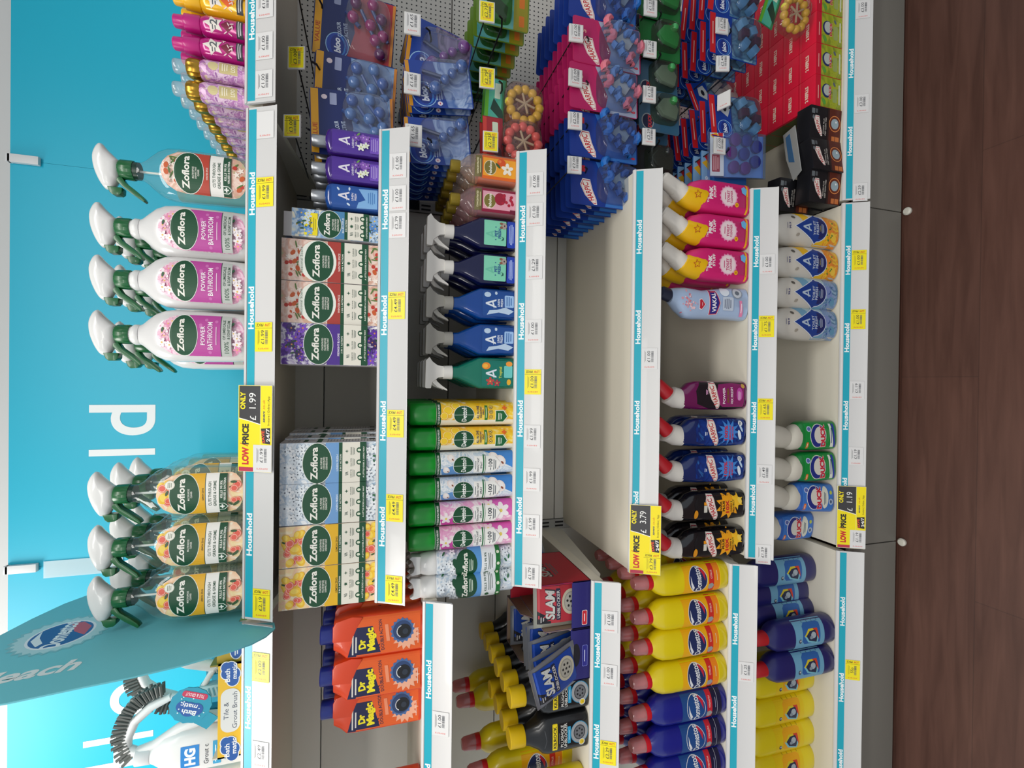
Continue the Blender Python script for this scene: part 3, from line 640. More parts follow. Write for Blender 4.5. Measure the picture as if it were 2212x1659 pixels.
def concentrate(style):
    c1, c2 = {'orange': ('#e0661c', '#eda028'), 'cherry': ('#8c1540', '#a81c4c')}[style]
    r = empty('concentrate_bottle'); sec = [(0, .031, .022, 3), (.003, .034, .024, 3), (.092, .034, .024, 3), (.110, .030, .0215, 2.6), (.122, .022, .018, 2.2), (.131, .0135, .0135, 2), (.138, .0125, .0125, 2)]
    MB().body(sec, clear('bottle_'+style, '#f6e8dc' if style == 'orange' else '#f0d4d6', .88, .05)).build('body', r)
    MB().body([(z+.002, hx-.003, hy-.003, n) for z, hx, hy, n in sec[:3]], clear('fill_'+style, c1, .08, .15)).build('liquid', r)
    MB().lathe([(.134, .0135), (.136, .0142), (.153, .0138), (.155, .012)], M('#8f7a22', .4, .3), 28).build('gold_cap', r)
    lb = Lab(); lb.rr(-.026, .001, .026, .086, .002, c1 if style == 'orange' else '#8c1238').rr(-.024, .092, .006, .103, .001, '#6c6434')
    lb.rect(-.024, .087, .024, .101, '#6b6032').text('CONCENTRATED', 0, .0965, .0038, '#e8e0b8', w=.036).lines(-.020, .0885, .020, .0925, 1, '#c8c090')
    lb.rect(-.020, .004, .020, .084, c2 if style == 'orange' else '#e0a0b0').ell(-.002, .068, .0165, .0145, '#e8dcc0', 22).ell(-.002, .068, .0155, .0135, '#7a6f30', 22).text('Fabulosa', -.002, .068, .0065, '#f6f0e0', w=.032, bold=.02)
    if style == 'orange': lb.ell(.012, .042, .009, .010, '#d8501c', 16).ell(.0145, .046, .004, .004, '#e87a3c', 12).flower(-.002, .028, .014, '#efe6d8', '#c8a050', 5).ell(.004, .050, .008, .003, '#3c5a2c', 8, .8)
    else: lb.ell(.004, .044, .014, .013, '#9c1834', 18).scatter(-.010, .012, .016, .040, 12, lambda l, x, y, q: l.ell(x, y, .0035, .0035, '#b01c38', 10), 4).rect(-.026, .004, -.018, .020, '#6c1030')
    lb.build('label', front(sec), r); return r
for s_ in ('orange', 'cherry'): kind('fab_'+s_)(lambda s_=s_: concentrate(s_))

# ---- small perfume-capped aerosols on the top right shelf
def mist(style):
    r = empty('aerosol_can'); R = .0195
    c = {'gold': '#b87ab0', 'magenta': '#b8187c', 'yellow': '#f0b818'}[style]
    if style == 'gold':
        MB().lathe([(0, R), (.002, R), (.078, R), (.086, R-.004)], print_mat('lilac_can', ['#c890c0', '#e0b4d4', '#a060a4', '#d8c8a0'], 60, .25), 28).build('can', r)
        n = 28; rg = [[(rr_*(1 if i % 2 else .93)*math.cos(2*PI*i/n), rr_*(1 if i % 2 else .93)*math.sin(2*PI*i/n), z) for i in range(n)] for z, rr_ in ((.084, .0170), (.088, .0185), (.102, .0185), (.108, .015))]
        MB().loft(rg, M('#b08830', .25, .8)).build('gold_collar', r)
        MB().lathe([(.106, .012), (.108, .0135), (.128, .0135), (.131, .012)], clear('clear_cap', '#f6f6f8', .8, .05), 24).build('clear_cap', r)
        lb = Lab(); lb.rect(-.024, .010, .024, .072, print_mat('lilac_label', ['#d8a8d0', '#b070b0', '#e8cce0', '#9858a0'], 70)).rr(-.012, .018, .012, .050, .001, '#c8b880').ell(0, .060, .009, .009, '#d4c690', 16).text('LOO', 0, .026, .007, '#f2ead2', w=.014, bold=.03).lines(-.008, .034, .008, .046, 3, '#efe6cc')
        lb.build('label', cyl(R), r)
    else:
        MB().lathe([(0, R), (.002, R), (.074, R), (.082, R-.003), (.086, .014)], M(c, .2, .1, .5), 28).build('can', r)
        MB().lathe([(.084, .0158), (.086, .0172), (.112, .0160), (.114, .0125), (.116, .0125), (.130, .0118), (.132, .010)], M({'magenta': '#c0187c', 'yellow': '#f5bc14'}[style], .3, 0, .3), 28).build('cap', r)
        lb = Lab(); lb.star(0, .060, .018, 5, '#eee6dc', .5).text('2', .003, .060, .012, '#5c6468', w=.010).lines(-.010, .055, -.002, .064, 2, '#5c6468')
        lb.poly([(-.010, .036), (0, .048), (.010, .036), (0, .024)], '#7c1c3c' if style == 'magenta' else '#e8642c').scatter(-.014, .022, .014, .044, 8, lambda l, x, y, q: l.ell(x, y, .004, .001, '#f0dcd8', 8, q.uniform(0, 3)), 2).rect(-.018, .010, .018, .021, '#3a3c40').lines(-.015, .012, .015, .019, 2, '#d8d8d8')
        lb.build('label', cyl(R), r)
    return r
for s_ in ('gold', 'magenta', 'yellow'): kind('mist_'+s_)(lambda s_=s_: mist(s_))
# ================================================================== toilet cleaners, bleaches, drain products
def tring(cx, cz, rx, ry, th, seg=24, rib=0, cy=0):
    out = []
    for i in range(seg):
        a = 2*PI*(i+.5)/seg; k = 1-(rib if i % 2 else 0)
        u = rx*k*math.cos(a); out.append((cx+u*math.cos(th), cy+ry*k*math.sin(a), cz-u*math.sin(th)))
    return out
def harpic_mark(lb, x, y, s, rot=0, edge='#c8485c', fill='#ece4da'):
    """cream banner with the red name"""
    c, d = math.cos(rot), math.sin(rot)
    f = lambda P, k: [(x+(a*k*c-b*k*d)*s, y+(a*k*d+b*k*c)*s) for a, b in P]
    P = [(-1, -.30), (-.95, -.12), (-.2, .26), (.60, .36), (1, .10), (.86, -.34), (.1, -.30), (-.6, -.36)]
    lb.poly(f(P, 1.08), '#efe9e0').poly(f(P, 1.0), edge).poly(f(P, .93), fill)
    lb.text('HARPIC', x+.02*s, y-.01*s, s*.36, RED, w=s*1.45, bold=.02, rot=math.degrees(rot)+4, shear=.1); return lb
HS = [(0, .034, .023, 3), (.004, .0385, .026, 3), (.060, .0395, .027, 3), (.120, .0385, .0265, 3), (.155, .038, .026, 2.8, 0, 0), (.175, .034, .025, 2.5, -.002, 0), (.188, .028, .024, 2.2, -.007, 0), (.198, .025, .023, 2.1, -.009, 0)]
def harpic(style):
    col = {'orange': '#141216', 'blue': '#10245c', 'purple': '#6a1450'}[style]
    r = empty('toilet_cleaner_bottle')
    MB().body(HS, M(col, .16, 0, .6), 32).build('body', r)
    MB().loft([tring(-.010, .193, .026, .023, 0), tring(-.007, .210, .0275, .023, .3), tring(.001, .231, .0265, .022, .67), tring(.002, .233, .022, .019, .67)], M('#dcd8d0', .35)).build('collar', r)
    MB().loft([tring(.001, .231, .0190, .017, .67, 24, .04), tring(.029, .2665, .0165, .015, .67, 24, .04), tring(.032, .270, .012, .011, .67)], M('#c81f2a', .35)).build('cap', r)
    lb = Lab()
    pts = [(-.034, .010), (.034, .010), (.036, .060), (.035, .150), (.012, .165), (-.022, .160), (-.035, .120), (-.0365, .060)]
    if style == 'purple':
        lb.poly(pts, '#181018').poly([(-.030, .012), (.030, .012), (.034, .050), (.030, .094), (-.010, .110), (-.030, .080)], '#8a2064').lines(.002, .128, .016, .136, 2, '#e8a8d0')
        harpic_mark(lb, 0, .110, .036, .25); lb.text('POWER', 0, .078, .0070, '#f0e6ea', w=.044, bold=.03, rot=3).text('AROMA', 0, .0655, .0070, '#7a5c1c', w=.040, bold=.03, rot=3).text('10X FRESH', 0, .053, .0070, '#f0e6ea', w=.044, bold=.02, rot=3)
        lb.ell(.004, .028, .018, .010, '#c04aa4', 16).lines(-.012, .022, .012, .034, 3, '#e8c0dc').ell(.026, .016, .006, .006, '#caa04a', 14)
    elif style == 'blue':
        lb.poly(pts, print_mat('blue_wave_print', ['#0c1c54', '#123a8c', '#0e2464', '#3a7cc8'], 22, .2)).lines(-.006, .128, .004, .137, 2, '#dfe6f4')
        harpic_mark(lb, 0, .112, .036, .25)
        lb.star(.002, .062, .036, 12, '#3f86d4', .55).text('100%', 0, .0700, .0100, '#c8202c', w=.040, bold=.03, rot=3).text('LIMESCALE', 0, .0575, .0050, '#c8202c', w=.040, bold=.02, rot=3).text('REMOVER', 0, .0490, .0050, '#c8202c', w=.036, bold=.02, rot=3)
        lb.ell(-.006, .026, .014, .005, '#dfeaf6', 14, .3).ell(.012, .022, .012, .003, '#bcd6f0', 12, .5).ell(.025, .024, .007, .007, '#e6ecf2', 14).lines(.020, .020, .030, .028, 2, '#26324a')
    else:
        lb.poly(pts, '#121014').rr(-.012, .126, .006, .136, .001, '#d8d4c8').rr(.007, .126, .015, .136, .001, '#f09a1c')
        lb.star(.004, .060, .040, 9, '#f0a41c', .6, 70).star(.012, .034, .024, 7, '#f7c22c', .5).ell(.014, .022, .010, .006, '#f8d458', 12, .5)
        harpic_mark(lb, -.001, .112, .036, .25)
        lb.text('POWER', -.002, .0830, .0058, '#1c1612', w=.034, bold=.03, rot=3).text('PLUS', .002, .0745, .0060, '#1c1612', w=.028, bold=.04, rot=3).text('10X', 0, .0625, .0095, '#c8202c', w=.034, bold=.04, rot=3).text('CLEAN &', 0, .0510, .0048, '#1c1612', w=.030, bold=.02, rot=3).text('PROTECT', 0, .0430, .0052, '#1c1612', w=.036, bold=.02, rot=3)
        for k in range(12): lb.ell(.030, .060+.006*k, .0012, .0010, '#5a3024', 6)
    if style == 'orange': lb.ell(-.016, .160, .012, .006, '#d88e1c', 14)
    lb.build('label', front(HS), r); return r
for s_ in ('orange', 'blue', 'purple'): kind('harpic_'+s_)(lambda s_=s_: harpic(s_))
@kind('pink_cleaner')
def _():
    r = empty('toilet_cleaner_bottle'); sec = [(0, .038, .024, 4), (.004, .0425, .027, 4), (.130, .0425, .027, 4), (.150, .040, .026, 3.4, .001, 0), (.175, .030, .022, 2.6, .004, 0), (.188, .018, .016, 2.2, .004, 0)]
    MB().body(sec, M('#d0206e', .4), 32).build('body', r)
    MB().loft([tring(-.009, .139, .0350, .0285, .42), tring(-.006, .148, .0365, .029, .42), tring(-.004, .172, .0335, .028, .44), tring(-.001, .196, .0275, .025, .5), tring(0, .199, .024, .021, .5)], M('#eebb10', .4)).build('yellow_collar', r)
    MB().loft([tring(-.001, .197, .0245, .0225, .58, 30, .03), tring(.012, .217, .0240, .022, .58, 30, .03), tring(.013, .219, .0215, .020, .58, 30), tring(.034, .256, .0190, .018, .58, 30, .03), tring(.037, .260, .014, .013, .58, 30)], M('#ded8ce', .4)).build('cap', r)
    s = Lab(); s.star(0, 0, .0125, 5, '#b81f2c', .45, 100).star(0, 0, .0095, 5, '#eebb10', .45, 100)
    s.build('star_print', onto(lambda u, v, e: (-.006+u*.93+v*.3, -.0282+abs(u)**2*9-e, .170+v*.9-u*.42)), r, e0=.0012)
    lb = Lab(); lb.text('THE', -.016, .137, .0055, '#f4e8ea', w=.014, bold=.02).text('PINK', .004, .128, .0105, '#f4e8ea', w=.034, bold=.05).text('STUFF', .008, .1165, .0072, '#f4e8ea', w=.032, bold=.04)
    lb.star(0, .072, .030, 16, '#e886b4', .86).ell(0, .072, .0255, .0255, '#efc8d4', 24).ell(0, .072, .0225, .0225, '#f0dade', 24).lines(-.012, .081, .012, .086, 1, '#c0286c')
    lb.text('TOILET', 0, .0735, .0075, '#c01f6a', w=.032, bold=.03).text('CLEANER', 0, .0635, .0065, '#c01f6a', w=.034, bold=.02).ell(-.020, .046, .006, .006, '#efb018', 16).ell(-.020, .046, .003, .003, '#c88010', 10)
    lb.rect(-.040, .010, .040, .016, '#efb018').lines(-.034, .0115, .01, .0145, 1, '#a83c28')
    lb.poly([(.008, .018), (.014, .030), (.026, .032), (.032, .022), (.024, .014)], '#6cb4e4')
    lb.build('label', front(sec), r); return r
@kind('viakal')
def _():
    r = empty('limescale_cleaner_bottle'); sec = [(0, .040, .025, 3, 0, 0), (.004, .044, .028, 3, 0, 0), (.060, .0425, .027, 2.8, 0, 0), (.105, .040, .026, 2.6, -.004, 0), (.140, .0385, .025, 2.5, -.007, 0), (.165, .0405, .025, 2.4, -.006, 0), (.190, .040, .025, 2.3, -.004, 0), (.215, .030, .022, 2.2, .004, 0), (.232, .019, .018, 2, .012, 0)]
    MB().body(sec, M('#a9bedc', .3, 0, .3), 32).build('body', r)
    MB().loft([tring(.012, .230, .0175, .0165, .35), tring(.020, .256, .0165, .0155, .35), tring(.022, .260, .012, .011, .35)], M('#22283e', .4)).build('cap', r)
    lb = Lab(); rd = random.Random(5)
    for i in range(34): q = rd.uniform(.0015, .0042); lb.ell(rd.gauss(-.006, .012), .185+rd.gauss(0, .009), q, q*.8, rd.choice(['#e8a8b4', '#d87c8c', '#f2ccd2', '#dc9aa4']), 6, rd.uniform(0, 3))
    lb.poly([(-.022, .158), (.004, .158), (.006, .150), (-.009, .138), (-.024, .150)], '#f0e4e8').poly([(-.020, .1565), (.002, .1565), (.004, .150), (-.009, .140), (-.022, .150)], '#c0283c').lines(-.014, .147, -.003, .150, 1, '#f4e6e8')
    lb.poly([(-.036, .128), (.032, .128), (.030, .104), (-.003, .092), (-.034, .102)], '#e8e4ec').poly([(-.035, .1265), (.031, .1265), (.029, .105), (-.003, .0935), (-.033, .103)], '#c03a50').poly([(-.033, .1235), (.029, .1235), (.027, .1065), (-.003, .0965), (-.031, .105)], '#2a2c84').text('VIAKAL', -.002, .1125, .0120, '#f4f2f6', w=.052, bold=.03, rot=2)
    lb.rr(-.022, .052, .014, .086, .004, '#c3cede').lines(-.018, .058, .010, .082, 4, '#6c7488').ell(.028, .078, .012, .014, '#dfe8f2', 18).ell(.026, .040, .015, .016, '#8f97a4', 20).ell(.026, .040, .0125, .0135, '#c8ced6', 20).ell(.026, .040, .006, .007, '#6c7480', 14)
    lb.poly([(-.036, .020), (.006, .026), (.006, .034), (-.036, .030)], '#e888b0').lines(-.030, .024, .002, .030, 1, '#f8e4ee')
    lb.build('label', front(sec), r); return r
def duck(style):
    r = empty('toilet_cleaner_bottle'); base, lab = {'green': ('#0f7a34', '#0c8a3a'), 'blue': ('#2f62b4', '#3a74c4')}[style]
    sec = [(0, .036, .024, 4), (.006, .042, .028, 3.6), (.100, .043, .029, 3.4), (.118, .041, .028, 3), (.128, .037, .026, 2.6), (.132, .034, .025, 2.4)]
    MB().body(sec, M(base, .3, 0, .3), 32).build('body', r)
    MB().loft([tring(-.004, .128, .0365, .027, .05), tring(-.004, .138, .0375, .028, .12), tring(-.006, .153, .0350, .027, .2), tring(-.009, .162, .026, .021, .3),
               tring(-.010, .166, .027, .022, .35), tring(-.004, .186, .0330, .026, .5), tring(.006, .210, .0310, .025, .7), tring(.020, .232, .022, .020, .9), tring(.027, .240, .010, .010, .9)], M('#cfcabc', .4), None).build('curved_neck_cap', r)
    lb = Lab(); lb.poly([(-.038, .010), (.038, .010), (.039, .095), (.034, .120), (-.030, .120), (-.038, .105)], lab)
    lb.rr(-.036, .108, -.018, .116, .003, '#e0702c').lines(-.034, .110, -.020, .114, 1, '#f4e0c8').ell(.020, .108, .008, .008, '#b8c4e4', 16).ell(.020, .108, .0055, .0055, '#5a68a8', 12)
    if style == 'green':
        lb.ell(0, .074, .0345, .030, '#dfe8d4', 26).ell(0, .074, .0325, .028, '#1c2c84', 26).ell(.002, .069, .024, .020, '#ddd8cc', 22)
        lb.text('DUCK', 0, .057, .0165, '#f0b8bc', w=.066, bold=.07, rot=4).text('DUCK', 0, .057, .0150, '#c81c34', w=.062, bold=.05, rot=4)
        lb.lines(-.022, .034, .022, .046, 3, '#5aa86a', .3).poly([(-.034, .016), (.034, .026), (.034, .034), (-.034, .028)], '#dfe6da').lines(-.028, .022, .028, .028, 1, '#24307c').poly([(-.034, .010), (.034, .016), (.034, .023), (-.034, .016)], '#2430a0')
    else:
        lb.ell(0, .078, .0345, .030, '#dfe4ee', 26).ell(0, .078, .0325, .028, '#1c2c84', 26).ell(.002, .073, .024, .020, '#ddd8cc', 22)
        lb.text('DUCK', 0, .062, .0165, '#f0c0c4', w=.066, bold=.07, rot=4).text('DUCK', 0, .062, .0150, '#c81c34', w=.062, bold=.05, rot=4)
        lb.ell(.002, .040, .032, .013, '#dcdccc', 20).lines(-.020, .035, .018, .044, 2, '#28506c').ell(-.010, .018, .009, .008, '#aab8cc', 14).ell(-.010, .018, .005, .004, '#4c5c7c', 10).ell(.016, .018, .006, .005, '#b8c04c', 10)
    lb.build('label', front(sec), r); return r
for s_ in ('green', 'blue'): kind('duck_'+s_)(lambda s_=s_: duck(s_))
def toilet_fresh(style):
    r = empty('toilet_cleaner_bottle'); sec = [(0, .036, .026, 2.6), (.008, .044, .031, 2.6), (.04, .0475, .034, 2.5), (.11, .0485, .035, 2.4), (.16, .0465, .034, 2.4), (.195, .040, .030, 2.3), (.212, .026, .022, 2.1), (.220, .018, .017, 2)]
    c = '#e6b41c' if style == 'lemon' else '#6fa0bc'
    MB().body(sec, M('#c9c4ba', .35, 0, .2), 32).build('body', r)
    MB().lathe([(.218, .019), (.220, .020), (.246, .019), (.248, .016)], M('#3a3c44', .4), 24).build('cap', r)
    lb = Lab(); pm = print_mat('toilet_lemon_print', ['#e8b81c', '#e07a20', '#eec62c', '#d8882c'], 30) if style == 'lemon' else print_mat('toilet_sea_print', ['#5f88b0', '#8a9fc4', '#4a7498', '#9ab8cc'], 32)
    lb.rect(-.046, .006, .046, .062, pm).poly([(-.046, .062), (.046, .062), (.046, .170), (.030, .150), (-.020, .115), (-.046, .095)], c).poly([(-.030, .062), (.046, .062), (.046, .130), (.010, .100)], '#d8d0c0' if style == 'lemon' else '#a8c4cc')
    lb.ell(.005, .045, .020, .012, '#ea8a2c' if style == 'lemon' else '#7c8cc0', 16, .4).ell(-.020, .030, .016, .010, '#f0c43c' if style == 'lemon' else '#5f94b4', 14, .8).scatter(-.03, .012, .03, .055, 7, lambda l, x, y, q: l.ell(x, y, .004, .002, '#3f7a34' if style == 'lemon' else '#3c5c9c', 8, q.uniform(0, 3)), 3)
    P = [(0, .168), (-.040, .095)]+[(-.040+.0, .092)]+[(.036*math.cos(a), .090+.034*math.sin(a)) for a in [PI+PI*i/10 for i in range(11)]]+[(.040, .095)]
    lb.poly([(a*1.06, .1+(b-.1)*1.05) for a, b in P], '#d8dce4').poly(P, '#173c8c').poly([(-.028, .086)]+[(.030*math.cos(a), .084+.026*math.sin(a)) for a in [PI+PI*i/10 for i in range(11)]]+[(.028, .086)], '#1c2460')
    star_a(lb, 0, .128, .0145, '#b4c4d4'); lb.text('TOILET', 0, .1015, .0082, '#c4ccd8', w=.042, bold=.02).text('FRESH', 0, .0905, .0082, '#c4ccd8', w=.036, bold=.02).text('Lemon' if style == 'lemon' else 'Ocean', 0, .081, .005, '#c8b84c' if style == 'lemon' else '#6cb4d4', w=.016, bold=0).lines(-.014, .067, .014, .077, 3, '#aab4cc')
    lb.text('99.9', 0, .186, .0058, '#4a4c7c', w=.018, bold=.02).lines(-.010, .192, .010, .196, 1, '#8c8ca0').ell(-.024, .160, .004, .006, '#9c9488', 10, .5).ell(.026, .172, .004, .006, '#5a5650', 10, -.5)
    lb.build('label', front(sec), r); return r
for s_ in ('lemon', 'ocean'): kind('toilet_'+s_)(lambda s_=s_: toilet_fresh(s_))
@kind('drain_flask')
def _():
    r = empty('drain_cleaner_flask'); sec = [(0, .040, .028, 6), (.004, .0435, .031, 6), (.140, .0435, .031, 6), (.160, .0425, .0305, 5), (.172, .036, .029, 4, .003, 0), (.186, .030, .026, 4, .005, 0)]
    OR = M('#dc4418', .3, 0, .3); MB().body(sec, OR, 36).build('body', r)
    MB().prism([(-.006, .150), (.040, .128), (.043, .150), (.036, .182), (.026, .188), (-.004, .188)], -.0315, -.026, OR).build('grip_ridge', r, bev=.003)
    MB().lathe([(.184, .0185), (.186, .0195), (.212, .0190), (.214, .017)], M('#1c2c84', .3, 0, .3), 32, Matrix.Translation((.004, 0, 0))).build('cap', r)
    lb = Lab(); lb.rect(-.038, .008, .039, .142, '#e4601e').poly([(-.038, .158), (.020, .142), (.020, .108), (-.038, .090)], '#1a1e48')
    lb.lines(-.034, .138, .006, .151, 2, '#d8d4cc').text('Dr', -.014, .1295, .0130, '#f4e41c', w=.019, bold=.05, rot=6).text('Magic', -.006, .1125, .0145, '#f4e41c', w=.046, bold=.05, rot=6).star(-.022, .0985, .008, 5, '#1a1e48', .45).text('DOUBLE ACTION', 0, .0900, .0068, '#2a2c44', w=.062, bold=.01, rot=6)
    lb.poly([(-.014, .079), (.020, .083), (.020, .076), (-.014, .072)], '#f0946c').star(-.008, .038, .030, 14, '#f0b090', .7).star(.004, .046, .026, 16, '#4a6ca0', .86).ell(.004, .046, .020, .020, '#2c4470', 24).ell(.002, .043, .0145, .0150, '#16181c', 22)
    for i in range(7): a = .4+i*.36; lb.ell(.002+.0115*math.cos(a), .046+.0115*math.sin(a), .0011, .0026, '#d0d4d8', 8, a)
    lb.ell(.001, .040, .006, .006, '#2c3440', 14).lines(-.030, .012, .006, .0145, 1, '#f6e4d8')
    lb.build('label', front(sec), r); return r
@kind('black_unblocker')
def _():
    r = empty('drain_unblocker_bottle'); sec = [(0, .041, .027, 4), (.004, .045, .030, 4), (.105, .045, .030, 4), (.118, .042, .029, 3.4), (.128, .034, .026, 2.6), (.150, .023, .0215, 2.1), (.158, .021, .021, 2), (.163, .021, .021, 2)]
    MB().body(sec, M('#17181a', .3, 0, .2), 32).build('body', r)
    MB().lathe([(.160, .0225), (.162, .0235), (.196, .0230), (.198, .021)], M('#e8c010', .4), 30).build('cap', r)
    lb = Lab(); lb.poly([(-.022, .116), (-.004, .111), (.020, .116), (.020, .1145), (-.004, .1095), (-.022, .1145)], '#4c4e52')
    lb.rr(-.031, .083, .031, .096, .002, '#f0d81c').rr(-.0300, .084, .0300, .095, .0015, '#d8b818').rr(-.0295, .0845, .0295, .0945, .0015, '#f2da1e').text('KILROCK', 0, .0895, .0075, '#16161a', w=.052, bold=.03)
    lb.lines(-.020, .0765, .012, .0800, 1, '#6c6e72').text('PLUGHOLE', 0, .0710, .0070, '#dcdad4', w=.052, bold=.02).text('UNBLOCKER', 0, .0620, .0070, '#dcdad4', w=.058, bold=.02).rr(-.020, .0490, .020, .0570, .001, '#2f9cc8').lines(-.015, .0515, .015, .0545, 1, '#bfe4f4')
    lb.ell(.002, .026, .026, .0235, '#2f8ab4', 26).ell(.002, .026, .0245, .022, '#9c9ea0', 26).ell(.002, .026, .0175, .0155, '#3c3e42', 24).ell(.002, .026, .015, .013, '#6c6e72', 22)
    for i in range(6): a = i*PI/3; lb.ell(.002+.0085*math.cos(a), .026+.0075*math.sin(a), .0026, .0024, '#1c1d20', 12)
    lb.ell(-.022, .020, .0085, .0080, '#c8c8c4', 18).ell(-.022, .020, .0060, .0056, '#e4c41c', 16).poly([(-.025, .022), (-.022, .018), (-.019, .022), (-.022, .016)], '#1c1c1c')
    lb.build('label', front(sec), r); return r
BS = [(0, .034, .026, 2.4), (.005, .038, .029, 2.4), (.03, .040, .030, 2.3), (.170, .040, .030, 2.2), (.195, .038, .029, 2.2), (.212, .031, .026, 2.1), (.224, .021, .020, 2), (.230, .017, .017, 2)]
def bleach(style):
    c = {'yellow': '#e6cf0e', 'blue': '#141c86'}[style]; r = empty('bleach_bottle')
    MB().body(BS, M(c, .3, 0, .3), 32).build('body', r)
    MB().lathe([(.226, .0190), (.228, .0200), (.240, .0195)], M('#d81c2c', .35), 26, None, True, False).build('red_ring', r)
    MB().lathe([(.240, .0192), (.270, .0165), (.277, .012)], clear('clear_red_cap', '#e89898', .45, .1), 26, None, False, True).build('cap', r)
    MB().lathe([(.238, .012), (.262, .010), (.264, .006)], M('#d8b0a8', .5), 16).build('nozzle', r)
    lb = Lab(); a = .0385
    lb.rect(-a, .040, a, .142, '#f0b010' if style == 'yellow' else '#1d4c8c').rect(-a, .050, a, .066, '#d02c24' if style == 'yellow' else '#c82434')
    if style == 'yellow': lb.rect(-a, .030, a, .050, '#f08a1c').rect(-a, .028, a, .031, '#f6d81c')
    else: lb.rect(-a, .020, a, .050, '#141438').rect(-a, .034, a, .0348, '#c8ccd4')
    lb.text('STRENGTH' if style == 'blue' else 'CITRUS', .010, .058, .0050, '#f4d8cc', w=.028 if style == 'blue' else .022, bold=.01).lines(-.010, .038, .022, .042, 1, '#e8c8a8' if style == 'yellow' else '#8c90b0').poly([(-.026, .054), (-.018, .050), (-.012, .056), (-.014, .066), (-.024, .068), (-.029, .062)], '#9c9c9c')
    lb.ell(0, .1000, .034, .0285, '#e0e2e4', 28, .25).ell(0, .1000, .0325, .0270, '#1c2c5c' if style == 'yellow' else '#1a4a8a', 28, .25)
    lb.poly([(-.028, .114), (-.010, .122), (.012, .1225), (-.006, .118), (-.020, .110)], '#e6e8ec').poly([(-.004, .078), (.016, .078), (.029, .090), (.030, .096), (.014, .086)], '#c8243c')
    lb.text('Domestos', .001, .0990, .0165, '#e8eaec', w=.062, bold=.02, rot=4)
    lb.build('label', front(BS), r); return r
for s_ in ('yellow', 'blue'): kind('bleach_'+s_)(lambda s_=s_: bleach(s_))
def value_bleach(style):
    r = empty('bleach_bottle'); c, l1, l2 = {'blue': ('#1c1c60', '#6ea6c4', '#2c62a8'), 'yellow': ('#e2cc10', '#e4c40e', '#e8a818')}[style]
    MB().body([(z*1.02, hx*1.06, hy*1.06, n) for z, hx, hy, n in BS], M(c, .35, 0, .2), 32).build('body', r)
    MB().lathe([(.230, .0185), (.232, .0200), (.266, .0190), (.272, .015)], M('#c01c24', .4), 26).build('cap', r)
    s2 = [(z*1.02, hx*1.06, hy*1.06, n) for z, hx, hy, n in BS]
    lb = Lab(); a = .0405; lb.rect(-a, .045, a, .150, l1).poly([(-.022, .062), (.030, .058), (.034, .066), (.034, .112), (.026, .122), (-.014, .126), (-.022, .118)], l2)
    P = lambda k: [(-.022*k-.002, .090-.018*k), (-.002, .090-.020*k), (.016*k, .090-.014*k), (.014*k, .090+.010*k), (0, .090+.026*k), (-.016*k, .090+.014*k)]
    lb.poly(P(1.12), '#7cc0d0').poly([(-.002, .070), (.018, .074), (.018, .102), (0, .118), (-.004, .108)], '#d8c42c').poly([(-.014, .066), (.018, .070), (.018, .086), (.010, .080)], '#d0402c').poly(P(.86), '#26304c').ell(0, .086, .009, .009, '#a8b4bc', 14).ell(-.006, .094, .005, .006, '#8c98a4', 10).ell(-.012, .134, .006, .005, '#3c4454', 12).ell(-.011, .133, .003, .003, '#b8c0c4', 10)
    for k in range(4): lb.rect(.034, .060+.018*k, .0395, .062+.018*k, '#3c6c84' if style == 'blue' else '#a8901c')
    lb.build('label', front(s2), r); return r
for s_ in ('yellow', 'blue'): kind('value_'+s_)(lambda s_=s_: value_bleach(s_))

# ---- boxes on the bottom right
@kind('refill_box')
def _():
    r = empty('refill_box'); w_, d_, h_ = .089, .056, .098
    MB().box(-w_/2, w_/2, 0, d_, 0, h_, M('#e01238', .5)).build('box', r, bev=.0008)
    t = Lab(); t.text('2 REFILLS', .0, d_*.5, .0095, '#f4d4c0', w=.046, bold=.05).rect(-w_/2+.001, d_*.86, w_/2-.001, d_*.88, '#e0585c')
    t.build('top_print', onto(lambda u, v, e: (u, v, h_+e)), r)
    lb = Lab(); x = w_/2-.0005; lb.rect(-x, .001, x, h_*.8, print_mat('lime_print', ['#8a9a1c', '#a8b02c', '#7c8c24', '#b4b83c'], 25)).rect(-x, h_*.8, x, h_-.001, '#c81432').lines(-.028, h_*.86, .02, h_*.92, 1, '#f0b0a8')
    lb.ell(.004, .056, .020, .018, '#1c2c60', 22).ell(.006, .054, .016, .014, '#b8c0b8', 20).text('DUCK', .002, .044, .0085, '#e8c0b0', w=.040, bold=.06).text('DUCK', .002, .044, .0080, '#c01c34', w=.038, bold=.04)
    lb.rr(-.026, .018, .014, .034, .004, '#98a860').ell(.026, .028, .007, .004, '#5c6470', 10, .6).rr(-.030, .006, .028, .012, .003, '#c8ccb4').ell(-.028, .066, .010, .006, '#5aa03c', 12, .5)
    lb.build('front_print', flat(0), r)
    s = Lab(); s.rect(.001, .001, d_-.001, h_-.008, '#5c6430').build('side_print', onto(lambda u, v, e: (-w_/2-e, u, v)), r)
    return r
